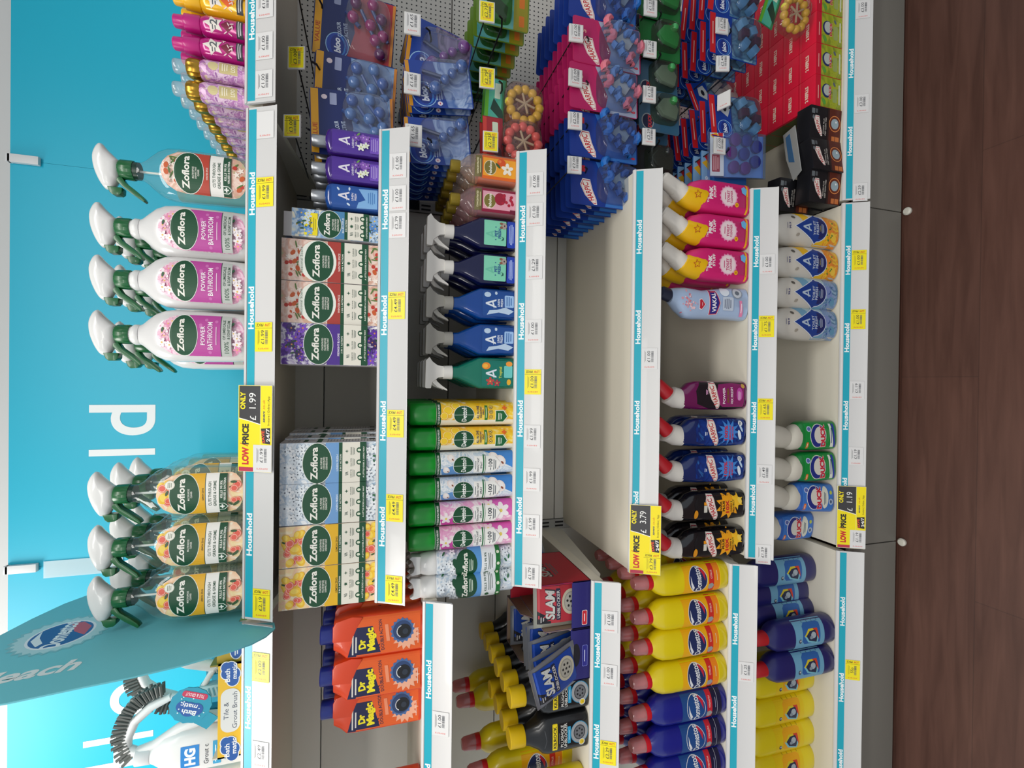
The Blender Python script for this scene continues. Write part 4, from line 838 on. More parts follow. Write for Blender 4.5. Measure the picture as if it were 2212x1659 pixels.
@kind('black_box')
def _():
    r = empty('toilet_tablet_box'); w_, d_, h_ = .094, .046, .114
    MB().box(-w_/2, w_/2, 0, d_, 0, h_, M('#17171b', .35)).build('box', r, bev=.001)
    lb = Lab(); x = w_/2-.0005
    lb.rect(-x, .001, x, .045, '#5a2418').rect(-x, .045, x, .052, '#2c1a18').ell(.006, .024, .0225, .0215, '#e8904c', 26).ell(.006, .024, .0205, .0195, '#6a2c18', 26).ell(.006, .024, .0145, .0140, '#9cb0b8', 22).ell(.011, .020, .003, .003, '#e8ecec', 8)
    lb.rr(-.044, .022, -.030, .034, .001, '#c8743c').rr(-.044, .006, -.030, .020, .001, '#c8743c')
    harpic_mark(lb, -.008, .086, .028, .28, '#b82c50'); lb.text('POWER PLUS', -.006, .0655, .0045, '#cfc8c0', w=.042, bold=.01).text('DEEP CLEAN TABS', -.006, .0580, .0048, '#cfc8c0', w=.050, bold=.01)
    lb.rr(.024, .100, .038, .111, .001, '#6c7276').rr(.026, .090, .038, .098, .002, '#54585c').ell(.014, .104, .006, .004, '#6c7276', 10)
    lb.build('front_print', flat(0), r)
    s = Lab(); s.lines(.006, .02, d_-.006, .10, 8, '#3c3c42', .3).build('side_print', onto(lambda u, v, e: (-w_/2-e, u, v)), r)
    return r

# ---- sachets and their display boxes
def sachet(col, edge='#a8a89c'):
    r = empty('drain_sachet'); w_, h_ = .105, .135
    rings = []
    for z, hy in ((0, .0008), (.010, .001), (.014, .004), (.07, .009), (.12, .004), (.124, .001), (h_, .0008)):
        rings.append([(w_/2, -hy*.2, z), (w_/2-.006, -hy*.4, z), (w_/4, -hy, z), (0, -hy*1.1, z), (-w_/4, -hy, z), (-w_/2+.006, -hy*.4, z), (-w_/2, -hy*.2, z), (-w_/2, hy*.2, z), (-w_/4, hy, z), (w_/4, hy, z), (w_/2, hy*.2, z)][::-1])
    MB().loft(rings, M(edge, .25, .5)).build('pouch', r, ang=60)
    sec = [(0, .05, .001), (.010, .05, .0014), (.014, .05, .0045, ), (.07, .05, .0102), (.12, .05, .0048), (.124, .05, .0014), (h_, .05, .001)]
    def f(u, v, e):
        q = sect_at([(z, a, b, 2.0, 0, 0) for z, a, b in [(s[0], s[1], s[2]) for s in sec]], v); return (u, -q[1]*(1-(u/.0535)**2*.6)-e-.0006, v)
    f.vs = [s[0] for s in sec]; f.du = .012
    lb = Lab(); d = '#1c2440'
    lb.rect(-.043, .012, .044, .126, col).poly([(-.043, .126), (-.043, .092), (-.030, .092), (-.012, .126)], '#1c1c24').lines(-.040, .108, -.026, .120, 2, '#c0c0c0')
    lb.text('SLAM', .002, .0935, .0230, '#22242c', w=.074, bold=.06, shear=.15).text('SLAM', .001, .0945, .0210, '#c8c8c4', w=.070, bold=.04, shear=.15).rr(-.036, .0680, .038, .0790, .002, d).text('UNBLOCKER', .001, .0735, .0072, '#d8d4d0', w=.066, bold=.01)
    lb.ell(.004, .040, .030, .025, '#c8c0a8', 26).ell(.004, .040, .0235, .0190, '#9c988c', 24).ell(.004, .040, .021, .017, '#b4b0a4', 22)
    for i in range(6): a = i*PI/3+.3; lb.ell(.004+.0125*math.cos(a), .040+.0100*math.sin(a), .0032, .0028, '#2c2a28', 12)
    lb.ell(.004, .040, .003, .003, '#2c2a28', 10)
    lb.build('print', f, r); return r
kind('sachet_red')(lambda: sachet('#b83440')); kind('sachet_blue')(lambda: sachet('#14409c', '#8c9098'))
@kind('sachet_box_red')
def _():
    r = empty('display_box'); w_, d_, h_ = .115, .20, .062
    mb = MB(); C_ = M('#b0162c', .45); B = M('#8a7460', .7)
    mb.box(-w_/2, w_/2, 0, .003, 0, .05, M('#24206c', .45)).box(-w_/2, w_/2, d_-.003, d_, 0, h_+.085, C_).box(w_/2-.003, w_/2, 0, d_, 0, .155, C_).box(-w_/2, -w_/2+.003, 0, d_, 0, .12, B).box(-w_/2, w_/2, 0, d_, 0, .003, B)
    mb.build('box', r, bev=.0006)
    lb = Lab(); lb.rr(-.050, .010, -.014, .024, .003, '#e8e0e0').rr(-.049, .011, -.015, .023, .003, '#c82434').lines(-.044, .0145, -.020, .0195, 1, '#f4e0e0')
    lb.build('front_print', flat(0), r)
    s = Lab(); s.rect(.004, .005, d_-.004, .15, '#b0162c').text('SLAM', .085, .095, .026, '#18181c', w=.085, bold=.05, shear=.2).text('SLAM', .084, .097, .024, '#b4b0ac', w=.080, bold=.03, shear=.2).lines(.05, .06, .13, .075, 2, '#58585c').build('side_print', onto(lambda u, v, e: (w_/2+e, u, v)), r)
    return r
@kind('sachet_box_blue')
def _():
    r = empty('display_box'); w_, d_, h_ = .125, .22, .062
    mb = MB(); B = M('#8c7660', .7)
    mb.box(-w_/2, w_/2, 0, .003, 0, .052, M('#24206c', .45)).box(-w_/2, w_/2, d_-.003, d_, 0, .15, B).box(-w_/2, w_/2, 0, d_, 0, .003, B)
    for x in (-w_/2, w_/2-.003): mb.prism([(0, 0), (d_, 0), (d_, .15), (.11, .145), (.04, .085), (0, .050)], x, x+.003, B, axis='x')
    mb.build('box', r, bev=.0006)
    lb = Lab(); lb.rr(-.030, .008, .022, .022, .003, '#7c84d0').rr(-.029, .009, .021, .021, .003, '#2c2c88').lines(-.022, .013, .014, .018, 1, '#c8ccec'); lb.ell(.0, .0385, .028, .011, '#1a1a22', 20)
    lb.build('front_print', flat(0), r); return r
# ================================================================== hanging packs, hooks, price tickets, signs
def bloo_mark(lb, x, y, s, rot=0):
    lb.ell(x, y, s*1.15, s*.95, '#8fb8dc', 24, rot).ell(x, y, s*1.08, s*.88, '#1d3f9c', 24, rot).ell(x, y-s*.1, s*.95, s*.62, '#3b7ac4', 22, rot).ell(x, y-s*.02, s*.92, s*.55, '#1a2f80', 22, rot)
    return lb.text('bloo', x, y, s*.50, '#dfe4ee', w=s*1.35, bold=.04, rot=math.degrees(rot), shear=.2)
def tray(r, x0, x1, z0, z1, d, name='blister_dome', tint='#f4f6fa', rad=.02):
    """clear moulded dome standing off the card"""
    cx_, cz_ = (x0+x1)/2, (z0+z1)/2; hw, hh = (x1-x0)/2, (z1-z0)/2; T = Matrix.Translation((cx_, 0, cz_)) @ Matrix.Rotation(PI/2, 4, 'X')
    MB().loft([ring(z, hw*k, hh*k, 4, seg=32) for z, k in ((.0006, 1), (d*.75, .93), (d*.95, .86), (d, .76))], clear(name, tint, .97, .05), T).build('blister', r, ang=60)
def card(r, w_, h_, col, name='card'):
    mb = MB(); pts = []; c = .008
    for cx_, cy_, a0 in ((w_/2-c, h_-c, 0), (-w_/2+c, h_-c, 90), (-w_/2+c, c, 180), (w_/2-c, c, 270)): pts += [(cx_+c*math.cos(math.radians(a0+30*i)), cy_+c*math.sin(math.radians(a0+30*i))) for i in range(4)]
    mb.prism(pts, 0, .0012, col if not isinstance(col, str) else M(col, .35)); return mb.build(name, r)
def pack(style):
    """hanging pack: origin at the top middle (where the hook passes), front towards -y"""
    r = empty('blister_pack')
    def up(o_list, h_):
        for o in o_list: o.location.z = -h_
    before = set(o.name for o in bpy.data.objects)
    if style.startswith('bloo_big'):
        purple = style.endswith('purple'); w_, h_ = .165, .172
        card(r, w_, h_, '#16245c'); lb = Lab()
        lb.poly([(-.08, .004), (.08, .004), (.08, .10), (-.01, .085), (-.08, .10)], '#a82430' if purple else print_mat('bloo_card_blue', ['#5a7cac', '#8aa4c4', '#3a5c94', '#a4b8cc'], 18))
        lb.rect(-.08, .155, .08, .170, '#d89c1c').text('VALUE', -.03, .1625, .009, '#b04a14', w=.05, bold=.03).rect(-.08, .001, .08, .007, '#c87c28')
        bloo_mark(lb, -.050, .120, .026, .1); lb.text('COLOUR', -.012, .118, .008, '#b8c4d8', w=.034, bold=.02, rot=8).text('ACTIVE', -.010, .104, .008, '#b8c4d8', w=.032, bold=.02, rot=8).rr(.044, .118, .074, .132, .002, '#8c94b4').ell(.062, .143, .006, .006, '#d8c8d0', 14)
        lb.build('card_print', flat(0), r)
        tray(r, -.074, .078, .008, .108, .026)
        a, b = ('#8c1c60', '#5a1450') if purple else ('#4c74ac', '#35589c')
        for k, (x, z) in enumerate([(-.052, .028), (-.022, .040), (.010, .052), (.052, .086), (.018, .090), (-.008, .024), (.030, .030), (.058, .050)]):
            MB().ball((x, -.013, z), .0125, M(a if k % 3 else b, .15, 0, .6), 14).build('scented_ball', r)
        mb = MB(); bc = M('#2c4a84' if not purple else '#2a3c70', .3); mb.tube([(-.062, -.012, .018), (.04, -.012, .074)], .004, bc).tube([(-.02, -.012, .012), (.062, -.012, .060)], .004, bc).tube([(.0, -.012, .075), (.03, -.006, .105)], .005, bc); mb.build('holder_frame', r)
    elif style.startswith('bloo_small'):
        purple = style.endswith('purple'); w_, h_ = .128, .150
        card(r, w_, h_, '#1c3c90'); lb = Lab()
        lb.poly([(-.062, .003), (.062, .003), (.062, .085), (-.062, .060)], print_mat('bloo_small_blue', ['#6c8cc0', '#a8bcdc', '#4468a8', '#c4d0e2'], 26) if not purple else print_mat('bloo_small_purple', ['#5c4474', '#8a7898', '#3c2c58', '#a498b0'], 26))
        lb.rect(-.062, .140, .062, .1485, '#c88a24'); bloo_mark(lb, -.028, .112, .030, .1); lb.ell(-.052, .078, .006, .006, '#d8d0dc', 14).rect(-.054, .077, -.050, .079, RED).lines(-.044, .070, -.012, .086, 3, '#aab8d4').ell(.055, .010, .005, .005, '#d08a80', 12)
        lb.build('card_print', flat(0), r); tray(r, -.040, .058, .008, .118, .028)
        a = '#3c5c98' if not purple else '#6c3c80'
        for x, z, q in ((-.020, .088, .0145), (.004, .064, .011), (.022, .046, .011), (.044, .022, .0145)): MB().ball((x, -.015, z), q, M(a, .12, 0, .7), 14).build('scented_ball', r)
        MB().tube([(-.026, -.014, .10), (.05, -.014, .014)], .0035, M('#1c2f5c', .3)).tube([(.012, -.012, .07), (.03, -.006, .112)], .005, M('#1c2f5c', .3)).build('holder_frame', r)
    elif style in ('ring_yellow', 'ring_red'):
        yel = style == 'ring_yellow'; w_, h_ = .125, .150
        MB().box(-w_/2, w_/2, 0, .0012, .100, h_, M('#2f7a50' if yel else '#8c1c2c', .35)).build('card', r); lb = Lab(); lb.rect(-.060, .108, .060, .140, print_mat('ring_card', ['#2c8c9c', '#4cac8c', '#3c94a8'], 20) if yel else '#a0242c').rect(-.060, .140, .060, .149, '#5aa42c' if yel else '#c83c34').poly([(-.05, .1), (-.02, .135), (.01, .128), (-.02, .105)], '#1c3c30' if yel else '#4c141c').rr(.010, .112, .050, .126, .002, '#c8d8c0')
        lb.build('card_print', flat(0), r); tray(r, -.058, .058, .004, .104, .026, 'ring_dome', '#e8ecd8' if yel else '#f0dcd8')
        for i in range(12):
            a = i*PI/6; MB().ball((.040*math.cos(a), -.014, .054+.038*math.sin(a)), .0115, M('#dccc48' if yel else '#e0706c', .25, 0, .3, .2), 12).build('scented_ball', r)
        mb = MB(); m_ = M('#b8bca0', .3)
        for i in range(6): a = i*PI/3+.3; mb.tube([(0, -.02, .054), (.026*math.cos(a), -.02, .054+.025*math.sin(a))], .0028, m_)
        mb.build('hub', r)
    elif style == 'green_strip':
        w_, h_ = .105, .135; card(r, w_, h_, '#5c7c20'); lb = Lab(); lb.rect(-.05, .04, .05, .125, print_mat('green_strip', ['#3c8c94', '#5aa0a0', '#6aa83c'], 24)).rect(-.05, .003, .05, .04, '#8c8418').rr(.004, .012, .034, .026, .002, '#c86c1c').rr(-.040, .012, -.014, .026, .002, '#c86c1c').poly([(-.04, .06), (.0, .11), (.03, .10), (.0, .055)], '#1c3c5c')
        lb.build('card_print', flat(0), r); tray(r, -.045, .045, .045, .110, .014, 'strip_dome', '#b8d8b0')
    elif style.startswith('curl'):
        pink = style.endswith('pink'); w_, h_ = .150, .190
        card(r, w_, h_, '#b8205c' if pink else '#14388c'); lb = Lab()
        lb.poly([(-.073, .10), (.073, .13), (.073, .188), (-.073, .188)], '#b01c5c' if pink else '#17358a').poly([(-.073, .003), (.073, .003), (.073, .12), (-.02, .085), (-.073, .095)], '#a4b0c8' if pink else '#3470bc')
        harpic_mark(lb, -.030, .142, .042, .25); lb.text('5', .030, .160, .012, '#e8a898', w=.010, bold=.03) if pink else lb.rr(.035, .150, .055, .172, .002, '#c82434')
        lb.rr(.040, .004, .072, .030, .003, '#4c5c8c').text('6', -.055, .014, .012, '#d03040', w=.008, bold=.05)
        lb.build('card_print', flat(0), r); tray(r, -.064, .070, .010, .118, .030, 'curl_dome', '#e2e8f2')
        c1, c2 = ('#dc7484', '#5c84bc') if pink else ('#1c6cc0', '#1c4c94')
        for i, (x, z, c_) in enumerate([(-.045, .030, c1), (-.022, .052, c2), (0, .074, c2), (.022, .098, c1), (.004, .020, c1), (.026, .042, c2), (.048, .066, c2), (.062, .092, c1)]):
            mb = MB(); pts = [(x+.0125*math.cos(a), -.016, z+.0125*math.sin(a)) for a in [(-.4+i*.9)+q*.62 for q in range(7)]]
            mb.tube(pts, [.004, .0085, .0098, .0102, .0098, .008, .004], M(c_, .18, 0, .5), 8).build('gel_curl', r)
        MB().prism([(-.010, .04), (.030, .02), (.05, .05), (.010, .085)], -.010, -.004, M('#b8bcbc' if pink else '#8c9cac', .3)).tube([(.028, -.014, .110), (.050, -.010, .066)], .005, M('#c88c94' if pink else '#2454a0', .3)).build('holder_frame', r)
    elif style in ('leaf_green', 'leaf_grey', 'leaf_dark'):
        w_, h_ = .105, .125; card(r, w_, h_, {'leaf_green': '#14602c', 'leaf_grey': '#3c5c74', 'leaf_dark': '#15181c'}[style]); lb = Lab()
        if style != 'leaf_dark': lb.ell(-.026, .098, .022, .019, '#8c9498', 20).ell(-.026, .098, .019, .016, '#1c2440', 20).text('DUCK', -.024, .092, .010, '#b8343c', w=.036, bold=.06)
        lb.rect(-.050, .003, .050, .06, '#1c6a34' if style == 'leaf_green' else '#2c5a78' if style == 'leaf_grey' else '#202428').build('card_print', flat(0), r)
        tray(r, -.030, .048, .008, .090, .026, 'leaf_dome', '#ccd8cc')
        MB().prism([(-.02, .02), (.01, .012), (.04, .03), (.034, .06), (.01, .08), (-.012, .06)], -.018, -.006, M({'leaf_green': '#1ca04c', 'leaf_grey': '#8f978f', 'leaf_dark': '#1c1e22'}[style], .2, 0, .4)).build('gel_holder', r, bev=.004)
        MB().ball((.030, -.018, .030), .012, M('#3c9c54' if style != 'leaf_dark' else '#23262a', .15, 0, .5), 12).build('gel_tip', r)
    elif style.startswith('cube'):
        w_, h_ = .145, .160; pale = style.endswith('pale'); card(r, w_, h_, '#123a94'); lb = Lab()
        lb.rect(-.070, .140, .070, .158, '#c41c24').lines(-.05, .145, .05, .152, 1, '#e8b0a8'); bloo_mark(lb, -.040, .112, .025, .1)
        lb.rect(-.070, .003, .070, .085, print_mat('cube_card', ['#4c8cac', '#8cb4c4', '#2c5c8c', '#a8c4cc'], 22)).poly([(.0, .10), (.02, .125), (.05, .122), (.06, .10), (.03, .09)], '#b8bcc0').ell(.03, .108, .012, .006, '#1c1c24', 14)
        lb.build('card_print', flat(0), r); tray(r, -.064, .066, .006, .090, .030, 'cube_dome', '#dce6ee')
        for i, (x, z) in enumerate([(-.042, .026), (-.010, .020), (.022, .032), (-.026, .056), (.008, .058), (.042, .064)]):
            mb = MB(); mb.box(-.011, .011, -.011, .011, -.011, .011, M(['#5a8cb4', '#4a2440', '#6c9cc0'][i % 3] if not pale else '#b49a90', .2, 0, .4), Matrix.Translation((x, -.014, z)) @ Matrix.Rotation(.7+i, 4, 'Y')); mb.build('gel_cube', r, bev=.003)
    elif style == 'disc_bag':
        w_, h_ = .120, .195
        rg = [ring(z, w_/2*(1 if z < .17 else .98), hy, 8, 0, 0, 28) for z, hy in ((0, .001), (.012, .006), (.06, .015), (.12, .014), (.140, .003), (h_, .0012))]
        MB().box(-w_/2+.004, w_/2-.004, .0045, .0052, .004, .14, M('#7fa8dc', .3)).build('back_film', r); MB().loft(rg, clear('pale_bag_film', '#d0e0f6', .92, .12)).build('film', r, ang=60)
        lb = Lab(); lb.rect(-.056, .145, .056, .190, '#c8d4e4').rr(-.045, .158, .0, .184, .002, '#9c5060').lines(-.042, .161, -.003, .181, 3, '#d8b0b8').poly([(.02, .15), (.05, .19), (.056, .17), (.04, .148)], '#e8b42c').poly([(.03, .15), (.056, .165), (.056, .148)], '#c82c34').build('header_print', flat(-.0032), r)
        for i, (x, z) in enumerate([(-.032, .112), (.006, .120), (.040, .108), (-.034, .074), (.004, .078), (.040, .070), (-.016, .040), (.024, .036)]): MB().lathe([(-.006, .014), (-.004, .017), (.004, .017), (.006, .014)], M('#641c78' if i < 4 else '#1f2c80', .3), 20, Matrix.Translation((x, -.004, z)) @ Matrix.Rotation(PI/2, 4, 'X')).build('tablet', r)
    else:   # plain printed wallet packs behind the disc bag
        w_, h_ = .110, .150; card(r, w_, h_, '#2c6cac'); lb = Lab(); lb.rect(-.054, .12, .054, .148, '#8ab4dc').text('Pro', -.03, .133, .012, '#e8eef4', w=.026, bold=.04).poly([(.0, .122), (.02, .146), (.03, .13), (.02, .12)], '#e8b42c').poly([(.02, .122), (.04, .14), (.05, .122)], '#c82c34').text('Ca', -.03, .105, .014, '#c8dcf0', w=.022, bold=.04)
        lb.build('card_print', flat(0), r); MB().box(-.05, .05, -.012, 0, .004, .115, M('#245a9c', .3)).build('wallet', r, bev=.002)
    for o in bpy.data.objects:
        if o.parent == r and o.name not in before:
            o.location.z = -h_+.006
            kx = {'bloo_b': .88, 'bloo_s': .83, 'curl_p': .78, 'curl_b': .78, 'cube_d': .82, 'cube_p': .82}.get(style[:6], 1)
            if kx != 1:
                vs = o.data.vertices; c_ = sum(v.co.x for v in vs)/len(vs); keep = any(q in o.name for q in ('ball', 'curl', 'cube'))
                for v in vs: v.co.x = v.co.x+c_*(kx-1) if keep else v.co.x*kx
    return r
for s_ in ('bloo_big_blue', 'bloo_big_purple', 'bloo_small_blue', 'bloo_small_purple', 'ring_yellow', 'ring_red', 'green_strip', 'curl_pink', 'curl_blue', 'leaf_green', 'leaf_grey', 'leaf_dark', 'cube_dark', 'cube_pale', 'disc_bag', 'wallet'): kind(s_)(lambda s_=s_: pack(s_))

def price_art(lb, price, yel=False, w=.052, h=.040, faint=False):
    """shelf-edge price ticket centred on 0,0"""
    bg = '#efdf14' if yel else '#dad9d8'; x, y = w/2, h/2
    lb.rect(-x, -y, x, y, bg)
    if yel:
        lb.rect(x-.0115, -y, x-.0108, y, '#6c6410').text('PRICE', x-.0055, y*.42, .0052, '#2c2a10', w=h*.42, bold=.02, rot=90, shear=.2).text('LOW', x-.0055, -y*.45, .0056, '#c82820', w=h*.34, bold=.02, rot=90, shear=.2)
        x -= .012
    lb.text('savers', -w/2+.0050, 0, .0044, '#d8483c', w=h*.62, bold=0, rot=90, shear=.1)
    if price:
        c = (x-w/2+.010)/2+.0005; lb.text(price, c, .0020, .0070, '#2c2e34', w=.0275 if len(price) > 3 else .016, bold=.005)
        lb.barcode(c-.0135, -.0095, c+.0135, -.0038, '#5c5e64', 3, 17).lines(c-.0145, .0082, c+.0145, .0128, 2, '#8c8c8c' if not yel else '#9c9430', .3)
    return lb
TILT = -math.atan2(RP, RH)
def on_rail(o, x, z, t, out=.003):
    o.location = (x, -RP*t-out*.887, z-RH*t+out*.46); o.rotation_euler = (TILT, 0, 0); return o
NT = {}
def ticket(px, py, z, price, yel, label, w=None):
    w = w or (.057 if yel else .052)
    lb = price_art(Lab(), price, yel, w, .0375)
    o = lb.build('price_ticket', flat(0)); on_rail(o, atx(px, py, -.02), z, .655, .0012)
    return tag(o, label, 'price label')
def low_sign(x0, x1, z, price, sub, label, t=.5, suby=False):
    """black and yellow LOW PRICE card clipped over the rail"""
    r = empty('price_sign'); w = x1-x0; X = lambda py: (py/191)*w-w/2      # py: 0 at the left end
    H = .0745; V = lambda q: H/2-q*H
    MB().prism([(-w/2, -H/2), (w/2, -H/2), (w/2, H/2), (-w/2, H/2)], 0, .0012, M('#e9e9e6', .3, 0, .3)).build('card', r, bev=.0003)
    lb = Lab(); lb.rect(-w/2+.0006, -H/2+.0006, w/2-.0006, H/2-.0006, '#f0dc12')
    top = V(.03); mid = V(.655); P = [(X(187), top), (X(187), mid), (X(113), mid)]+[(X(113-3*math.sin(a)*1.2), mid+(top-mid)*a/PI*2) for a in ()]
    lb.poly([(w/2-.0012, top), (X(117), top), (X(112), V(.3)), (X(104), mid), (w/2-.0012, mid)], '#3a393b')
    lb.poly([(X(117), top), (X(119), top), (X(114), V(.3)), (X(106), mid), (X(104), mid), (X(112), V(.3))], '#f0ece0').rect(-w/2+.001, mid-.0006, w/2-.001, mid, '#f2ecc8')
    lb.text('ONLY', X(157), V(.135), .0105, '#f0dc12', w=.034, bold=.04)
    lb.text('£', X(119), V(.44), .0135, '#e8e8e4', w=.0085, bold=0).text(price, X(157), V(.42), .0150, '#e8e8e4', w=.030, bold=0)
    lb.text('LOW', X(35), V(.22), .0130, '#c8282c', w=.034, bold=.06).poly([(X(56), V(.30)), (X(62), V(.06)), (X(63.5), V(.06)), (X(58), V(.30))], '#c8282c').text('PRICE', X(83), V(.22), .0130, '#2c2a24', w=.040, bold=.05)
    lb.rect(-w/2+.001, mid, -w/2+.009, top, '#b8304c')
    lb.poly([(X(62), V(.95)), (X(64), V(.72)), (X(96), V(.68)), (X(98), V(.95))], '#2c2a2c').text('SAVE', X(78), V(.745), .0060, '#e0502c', w=.024, bold=.03, rot=4).text('24/7', X(82), V(.885), .0070, '#f2f0e8', w=.026, bold=.02, rot=4)
    lb.text('savers', X(122), V(.755), .0050, '#2c4464', w=.022, bold=.02, shear=.3).text('.co.uk', X(148), V(.755), .0050, '#d0702c', w=.019, bold=0).text('In-store | Online | App', X(135), V(.895), .0046, '#4c4824', w=.056, bold=0)
    price_art(l2 := Lab(), sub, suby, .052, .0400)
    k = [([(a-w/2+.027, b-H/2+.0205) for a, b in q[0]], q[1], q[2]) for q in l2.L]; lb.L += k
    lb.build('print', flat(0), r, e0=.0003)
    on_rail(r, (x0+x1)/2, z, t, .006); return tag(r, label, 'sign')

def hook(x, z, label, price=None, yel=False, yf=.03, tilt=.1, w=.047, h=.036, flip='£'):
    """double wire hook with a ticket plate on its upper arm"""
    r = empty('display_hook'); wm = M('#3c3e42', .3, .8)
    mb = MB(); mb.tube([(x, YB, z-.045), (x, yf+.035, z-.045), (x, yf+.010, z-.038), (x, yf+.004, z-.030)], .0022, wm).build('lower_wire', r)
    MB().tube([(x, YB, z), (x, yf+.02, z), (x, yf+.006, z)], .0016, wm).build('upper_wire', r)
    MB().box(x-.014, x+.014, YB-.008, YB, z-.052, z+.010, wm).build('back_clip', r)
    T = Matrix.Translation((x, yf, z)) @ Matrix.Rotation(-tilt, 4, 'X')
    mb = MB(); mb.box(-w/2, w/2, 0, .005, -h/2, h/2, M('#d8d8d4', .35), T); mb.build('ticket_plate', r, bev=.0008)
    lb = price_art(Lab(), price, yel, w-.004, h-.005)
    lb.build('ticket', onto(lambda u, v, e: tuple(T @ Vector((u, -e, v)))), r)
    return tag(r, label, 'hook')
# ================================================================== placing: top shelf, middle bay
D1 = Z1-.004; X_ = atx
for px, nm in ((1272, 'left'), (1168, 'middle'), (1058, 'right')):
    for i in range(3):
        place('zof_lemon', X_(430, px, .04)+(0, .004, .002)[i], .036+.078*i, D1, f'clear lemon spray bottle with yellow label, {nm} of three columns, {ORD[i]}', 'spray bottle', 'clear lemon spray bottles', rz=(10, 14, 6)[(i+px) % 3]-8)
for px, nm, x2 in ((728, 'left', -.012), (615, 'middle', 0), (508, 'right', 0)):
    for i in range(3):
        place('zof_power', X_(430, px, .04)+(x2 if i else 0), .036+.082*i, D1, f'white bathroom spray bottle, {nm} of three columns, {ORD[i]}', 'spray bottle', 'white bathroom spray bottles', rz=(0, -3, 4)[i])
place('zof_spice', X_(430, 388, .05), .045, D1, 'clear spray bottle with red winter spice label, alone at right of the white ones', 'spray bottle', rz=-2)
# small aerosols on the right bay's top shelf
Dr = Z1-.001
for i in range(8):
    place('mist_gold', .530+.0005*i, .026+.044*i, Dr, 'lilac aerosol can with gold collar nearest the shelf joint, '+ORD[i], 'aerosol can', 'lilac gold collared aerosols', rz=RJ.uniform(-30, 30))
for i in range(4): place('mist_gold', .5735, .026+.044*i, Dr, 'lilac aerosol can with gold collar beside the magenta cans, '+ORD[i], 'aerosol can', 'lilac gold collared aerosols', rz=RJ.uniform(-30, 30))
for c, x in enumerate((.6165, .6595)):
    for i in range(3): place('mist_magenta', x, .026+.044*i, Dr, ('magenta aerosol can beside the lilac ones, ', 'magenta aerosol can beside the yellow ones, ')[c]+ORD[i], 'aerosol can', 'magenta aerosols', rz=RJ.uniform(-8, 8))
for c, x in enumerate((.703, .746)):
    for i in range(3): place('mist_yellow', x, .026+.044*i, Dr, ('yellow aerosol can beside the magenta ones, ', 'yellow aerosol can at the picture edge, ')[c]+ORD[i], 'aerosol can', 'yellow aerosols', rz=RJ.uniform(-8, 8))
r = empty('refill_pouch', (.79, .20, Dr)); MB().loft([ring(z, hx, hy, 3) for z, hx, hy in ((0, .05, .03), (.08, .055, .03), (.13, .05, .015), (.150, .048, .003))], M('#c8c03c', .3)).build('pouch', r); MB().box(-.048, .048, -.004, .002, .145, .160, M('#e6e8e4', .4)).build('white_seal', r)
tag(r, 'yellow green refill pouch with white seal behind the yellow cans', 'pouch')

# ---- shelf two: cartons and flip cap bottles
D2 = Z2-.010
def box_col(k, px, n, desc, dx=(0,)*6, dep=.0585, hh=0, x=None):
    x = X_(700, px, .004) if x is None else x
    for i in range(n): place(k, x+dx[i % len(dx)], .005+dep*i, D2, desc+', '+ORD[i], 'carton', 'disinfectant cartons in rows')
box_col('carton_lemon', 1266, 5, 'yellow citrus carton at the left end of the row')
box_col('carton_lemon', 1177, 4, 'yellow citrus carton beside the pale blue cartons')
box_col('carton_linen', 1087, 4, 'pale blue cotton carton beside the yellow ones')
box_col('carton_linen', 1000, 4, 'pale blue cotton carton next to the empty gap', dx=(0, .003, .008, .009))
box_col('carton_midnight', 744, 2, 'purple blooms carton at the right of the gap')
box_col('carton_spice', 655, 3, 'red winter spice carton beside the purple one')
box_col('carton_spice', 565, 3, 'red winter spice carton beside the damaged one')
place('carton_lotus', X_(700, 484, .004), .007, D2+.002, 'smaller blue lotus carton with yellow damaged sticker and open flap', 'carton', rz=2)
for k, px, t in (('flip_linen', 431, 'blue'), ('flip_lavender', 372, 'purple'), ('flip_lavender', 314, 'purple')):
    for i in range(4): place(k, X_(760, px, .022), .024+.040*i, D2, f'{t} flat bottle with silver flip cap, {"beside the damaged carton" if px == 431 else "middle column" if px == 372 else "under the rail end"}, {ORD[i]}', 'bottle', 'silver capped flat bottles', rz=RJ.uniform(-2, 2))

# ---- shelf three
D3 = Z3-.008
for px, t in ((1253, 'at the shelf end'), (1204, 'beside the pink green capped cans')):
    for i in range(3): place('zof_aero', X_(1050, px, .03), .032+.056*i, D3, f'pale blue flowered aerosol {t}, {ORD[i]}', 'aerosol can', 'white capped aerosols', rz=8 if px > 1230 else -6)
for k, px, t, n in (('dettol_pink', 1153, 'pink lily aerosol with green cap, left of its pair', 3), ('dettol_pink', 1102, 'pink lily aerosol with green cap, right of its pair', 3), ('dettol_blue', 1050, 'pale blue cotton aerosol with green cap, left of its pair', 3), ('dettol_blue', 997, 'pale blue cotton aerosol with green cap, right of its pair', 3), ('dettol_yellow', 945, 'yellow lemon aerosol with green cap, left of its pair', 4), ('dettol_yellow', 893, 'yellow lemon aerosol with green cap, right of its pair', 4)):
    for i in range(n): place(k, X_(1050, px, .03)+(.002 if i else 0), .031+.054*i, D3, t+', '+ORD[i], 'aerosol can', 'green capped aerosols', rz=-6+RJ.uniform(-4, 4))
